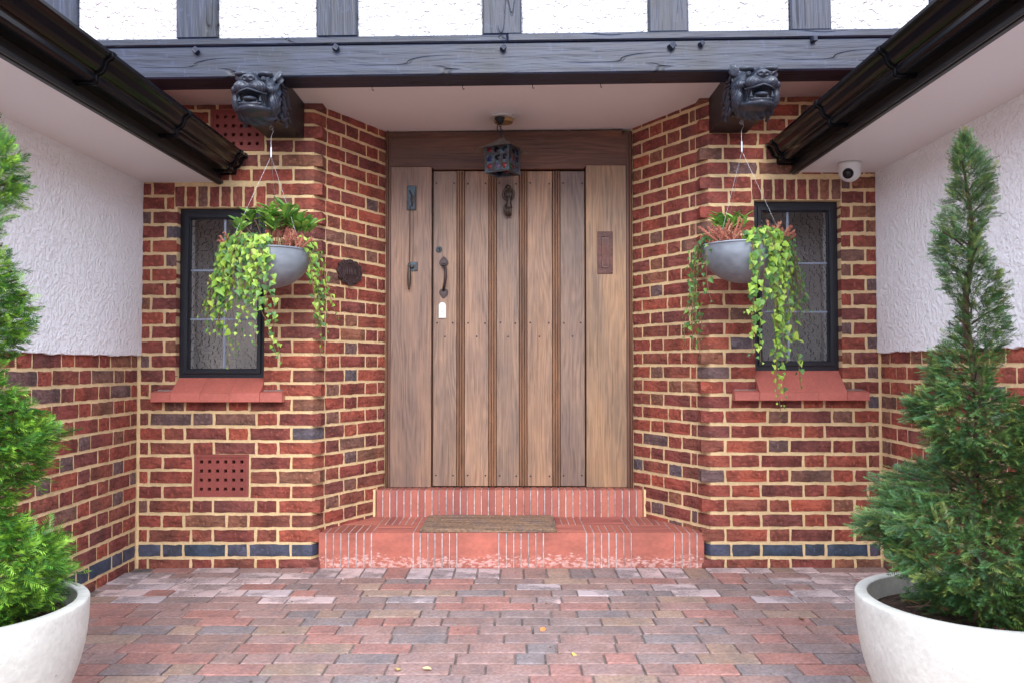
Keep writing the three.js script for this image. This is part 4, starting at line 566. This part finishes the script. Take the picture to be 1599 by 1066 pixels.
// ---------------------------------------------------------------- planters with clipped yews
function yewSpray(seed) {
  const r = rng(seed), P = [], C = []; const bend = (r() - 0.5) * 0.4;
  const pt = (y) => [bend * y * y, y, -0.18 * y * y];
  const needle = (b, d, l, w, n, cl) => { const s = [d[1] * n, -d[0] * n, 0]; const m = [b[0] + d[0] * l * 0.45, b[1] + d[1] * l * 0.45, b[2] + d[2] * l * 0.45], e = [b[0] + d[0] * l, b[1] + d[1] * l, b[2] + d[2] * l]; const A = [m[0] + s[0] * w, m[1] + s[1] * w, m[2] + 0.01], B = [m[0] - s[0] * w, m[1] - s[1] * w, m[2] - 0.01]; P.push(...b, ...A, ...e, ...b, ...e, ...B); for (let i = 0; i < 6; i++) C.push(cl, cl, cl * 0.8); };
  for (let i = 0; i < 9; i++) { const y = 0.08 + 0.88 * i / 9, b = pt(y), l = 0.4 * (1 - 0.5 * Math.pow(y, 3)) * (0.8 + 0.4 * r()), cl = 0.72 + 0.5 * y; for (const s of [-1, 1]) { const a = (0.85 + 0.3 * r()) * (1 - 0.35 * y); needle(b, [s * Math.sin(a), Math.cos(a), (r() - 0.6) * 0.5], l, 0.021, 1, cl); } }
  for (let i = 0; i < 3; i++) needle(pt(0.94), [(i - 1) * 0.4, 0.9, 0.1], 0.26, 0.02, 1, 1.25);
  const a = pt(0), b = pt(0.5), c = pt(1); for (const [p, q] of [[a, b], [b, c]]) { P.push(p[0] - 0.014, p[1], p[2], p[0] + 0.014, p[1], p[2], q[0], q[1], q[2]); for (let i = 0; i < 3; i++) C.push(0.75, 0.62, 0.4); }
  const g = new THREE.BufferGeometry(); g.setAttribute('position', new THREE.Float32BufferAttribute(P, 3)); g.setAttribute('color', new THREE.Float32BufferAttribute(C, 3)); g.computeVertexNormals(); return g;
}
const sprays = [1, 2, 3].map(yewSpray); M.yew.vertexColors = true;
function planter(side, x, z, h, axis, profile, tones, spin, count, seed, sprayLen) {
  const L = side === 'left', r = rng(seed), q = (a) => (r() - 0.5) * 2 * a; const R = 0.318;
  const t = thing('planter', L ? 'pale concrete bowl planter holding the bright green yew' : 'pale concrete bowl planter holding the dark spiral yew', 'planter', [x, 0, z], 0, 'concrete bowl planters');
  const o = [[0, 0], [0.15, 0], [0.165, 0.004]]; for (let i = 1; i <= 12; i++) { const a = i / 12; o.push([0.17 + (R - 0.17) * Math.sin(a * Math.PI / 2), h * (0.02 + 0.93 * Math.pow(a, 1.35))]); } o.push([R, h - 0.006], [R - 0.004, h], [R - 0.03, h], [R - 0.034, h - 0.005], [R - 0.05, h * 0.7], [0.17, 0.1]);
  const bowl = lathe(o, 80); { const U = bowl.attributes.uv; for (let i = 0; i < U.count; i++) U.setXY(i, U.getX(i) * 4, bowl.attributes.position.getY(i) * 2); } part('bowl', bowl, M.concrete, t);
  const soil = new THREE.CircleGeometry(R - 0.04, 40); soil.rotateX(-Math.PI / 2); const so = part('soil', boxUV(soil, 3), M.soil, t, [0, h - 0.055, 0]);
  for (let i = 0; i < 60; i++) { const a = r() * 6.28, d = (R - 0.06) * Math.sqrt(r()); part('litter_twig', longLeaf, i % 3 ? M.bark : M.heather[1], so, [d * Math.cos(a), 0.004 + r() * 0.008, d * Math.sin(a)], [1.4 + q(0.3), q(3), q(0.4)]).scale.set(0.02, 0.05 + 0.05 * r(), 0.03); }
  const y0 = h - 0.06, topY = axis.top; const tr = thing('yew_tree', L ? 'bright green clipped yew in the left concrete planter' : 'dark green spiral clipped yew in the right concrete planter', 'tree', [x, y0, z], 0);
  const ax = (y) => V(axis.dx * clamp((y - 0.1) / (topY - 0.1)), y, axis.dz || 0);
  const hgt = topY - y0; const trunk = []; for (let i = 0; i <= 10; i++) trunk.push(ax(hgt * i / 10 * 0.94).add(V(0.012 * Math.sin(i * 1.7), 0, 0.012 * Math.cos(i * 1.3))));
  const tg = new THREE.TubeGeometry(new THREE.CatmullRomCurve3(trunk), 40, 1, 8); { const P = tg.attributes.position, cv = new THREE.CatmullRomCurve3(trunk); for (let i = 0; i <= 40; i++) { const c = cv.getPointAt(i / 40), k = 0.02 * (1 - i / 40) + 0.003; for (let j = 0; j <= 8; j++) { const a = i * 9 + j; P.setXYZ(a, c.x + (P.getX(a) - c.x) * k, c.y + (P.getY(a) - c.y) * k, c.z + (P.getZ(a) - c.z) * k); } } } part('trunk', clean(tg), M.bark, tr);
  const rad = (y, a) => { const k = clamp(y / hgt) * (profile.length - 1), i = Math.min(profile.length - 2, Math.floor(k)); const base = lerp(profile[i], profile[i + 1], k - i); const ph = spin.turns * 2 * Math.PI * Math.pow(1 - y / hgt, spin.pow || 0.8) + spin.dir * a + spin.ph; const g = Math.pow(0.5 + 0.5 * Math.cos(ph), 1.8); return base * (1 - spin.depth * g * sstep(0.02, 0.1, base)) * (1 + 0.07 * Math.sin(a * 3 + y * 41) + 0.06 * Math.sin(a * 5 - y * 67) + 0.05 * Math.sin(a * 8 + y * 23)); };
  const br = []; for (let i = 0; i < 90; i++) { const y = hgt * (0.04 + 0.9 * r()), a = r() * 6.28, d = rad(y, a) * 0.85; br.push(tube([ax(y - 0.03), ax(y).add(V(Math.cos(a) * d * 0.5, 0, Math.sin(a) * d * 0.5)), ax(y + 0.02).add(V(Math.cos(a) * d, 0, Math.sin(a) * d))], 0.0028, 4, 4)); } part('branches', merge(br), M.bark, tr).userData.kind = 'stuff';
  const per = Math.floor(count / 3), m4 = new THREE.Matrix4(), dummy = new THREE.Object3D(), col = new THREE.Color(); const maxA = Math.max(...profile);
  for (let v = 0; v < 3; v++) {
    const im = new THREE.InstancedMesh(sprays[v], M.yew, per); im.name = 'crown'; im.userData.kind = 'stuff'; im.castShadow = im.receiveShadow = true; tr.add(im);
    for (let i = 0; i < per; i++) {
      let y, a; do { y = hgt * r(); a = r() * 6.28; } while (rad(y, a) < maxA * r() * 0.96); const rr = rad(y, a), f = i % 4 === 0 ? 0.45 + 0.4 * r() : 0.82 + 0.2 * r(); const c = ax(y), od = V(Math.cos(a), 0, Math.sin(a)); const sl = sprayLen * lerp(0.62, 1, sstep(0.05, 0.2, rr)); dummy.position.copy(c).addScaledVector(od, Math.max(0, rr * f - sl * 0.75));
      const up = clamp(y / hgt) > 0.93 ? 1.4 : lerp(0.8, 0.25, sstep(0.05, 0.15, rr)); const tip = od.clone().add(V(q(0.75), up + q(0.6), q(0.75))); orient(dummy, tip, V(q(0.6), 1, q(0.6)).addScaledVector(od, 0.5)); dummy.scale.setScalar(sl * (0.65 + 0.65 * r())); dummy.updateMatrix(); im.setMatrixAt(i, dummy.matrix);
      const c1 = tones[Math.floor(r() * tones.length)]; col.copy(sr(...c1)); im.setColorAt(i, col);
    }
    im.instanceMatrix.needsUpdate = true;
  }
}
planter('left', -1.494, 2.1, 0.392, { top: 1.715, dx: 0.06 }, [0.23, 0.275, 0.275, 0.25, 0.22, 0.225, 0.19, 0.145, 0.155, 0.14, 0.115, 0.1, 0.11, 0.1, 0.03], [[110, 160, 54], [84, 140, 50], [64, 116, 48], [136, 182, 66], [52, 98, 46]], { turns: 3.73, dir: 1, ph: 1.17, depth: 0.5, pow: 1 }, 9500, 71, 0.05);
planter('right', 1.268, 2.1, 0.412, { top: 1.665, dx: -0.035 }, [0.25, 0.278, 0.29, 0.288, 0.27, 0.24, 0.19, 0.128, 0.1, 0.095, 0.093, 0.09, 0.084, 0.07, 0.02], [[60, 96, 48], [48, 82, 46], [78, 106, 50], [42, 74, 46], [102, 116, 58], [60, 100, 62], [76, 112, 58]], { turns: 3.5, dir: 1, ph: 0.88, depth: 0.68, pow: 1 }, 13500, 72, 0.04);

// ---------------------------------------------------------------- dry leaves on the paving
{
  const spots = [[-0.39, 1.5, 'small curled yellow leaf on the paving, left of its pale twin'], [-0.275, 1.49, 'curled pale tan leaf on the paving below the doormat'], [0.13, 1.03, 'tiny orange leaf flake on the paving in front of the step'], [0.215, 1.32, 'thin yellow leaf on the paving right of centre'], [0.76, 0.95, 'small orange leaf on a red paver to the right'], [1.19, 0.92, 'dry brown leaf on the paving near the right planter']];
  spots.forEach(([x, z, label], i) => { const g = longLeaf.clone(); g.scale(1.5, 1, 1.6); const o = solo('fallen_leaf', g, mat({ color: sr(...[[206, 178, 110], [214, 190, 140], [206, 140, 84], [208, 180, 96], [214, 150, 90], [150, 110, 78]][i]), roughness: 0.8 }), label, 'leaf', [x, 0.006, z], [-1.45, 0.3, i * 1.3], 'dry leaves on the paving'); o.scale.setScalar(0.032); });
}
{ // grit and crumbs swept against the step and scattered over the pavers
  const r = rng(99), gs = []; for (let i = 0; i < 220; i++) { const x = (r() - 0.5) * 3.5, z = 0.02 + 1.6 * Math.pow(r(), 1.5), k = 0.0015 + 0.003 * r() * r(); const g = new THREE.IcosahedronGeometry(k, 0); g.scale(1 + r(), 0.6, 1 + r()); g.rotateY(r() * 6); g.translate(x, 0.003, z); gs.push(g); }
  const o = part('grit', merge(gs), mat({ color: sr(120, 100, 82) }), scene); tag(o, 'fine brown grit scattered over the brick paving', 'grit', null, 'stuff');
}
renderer.render(scene, camera);
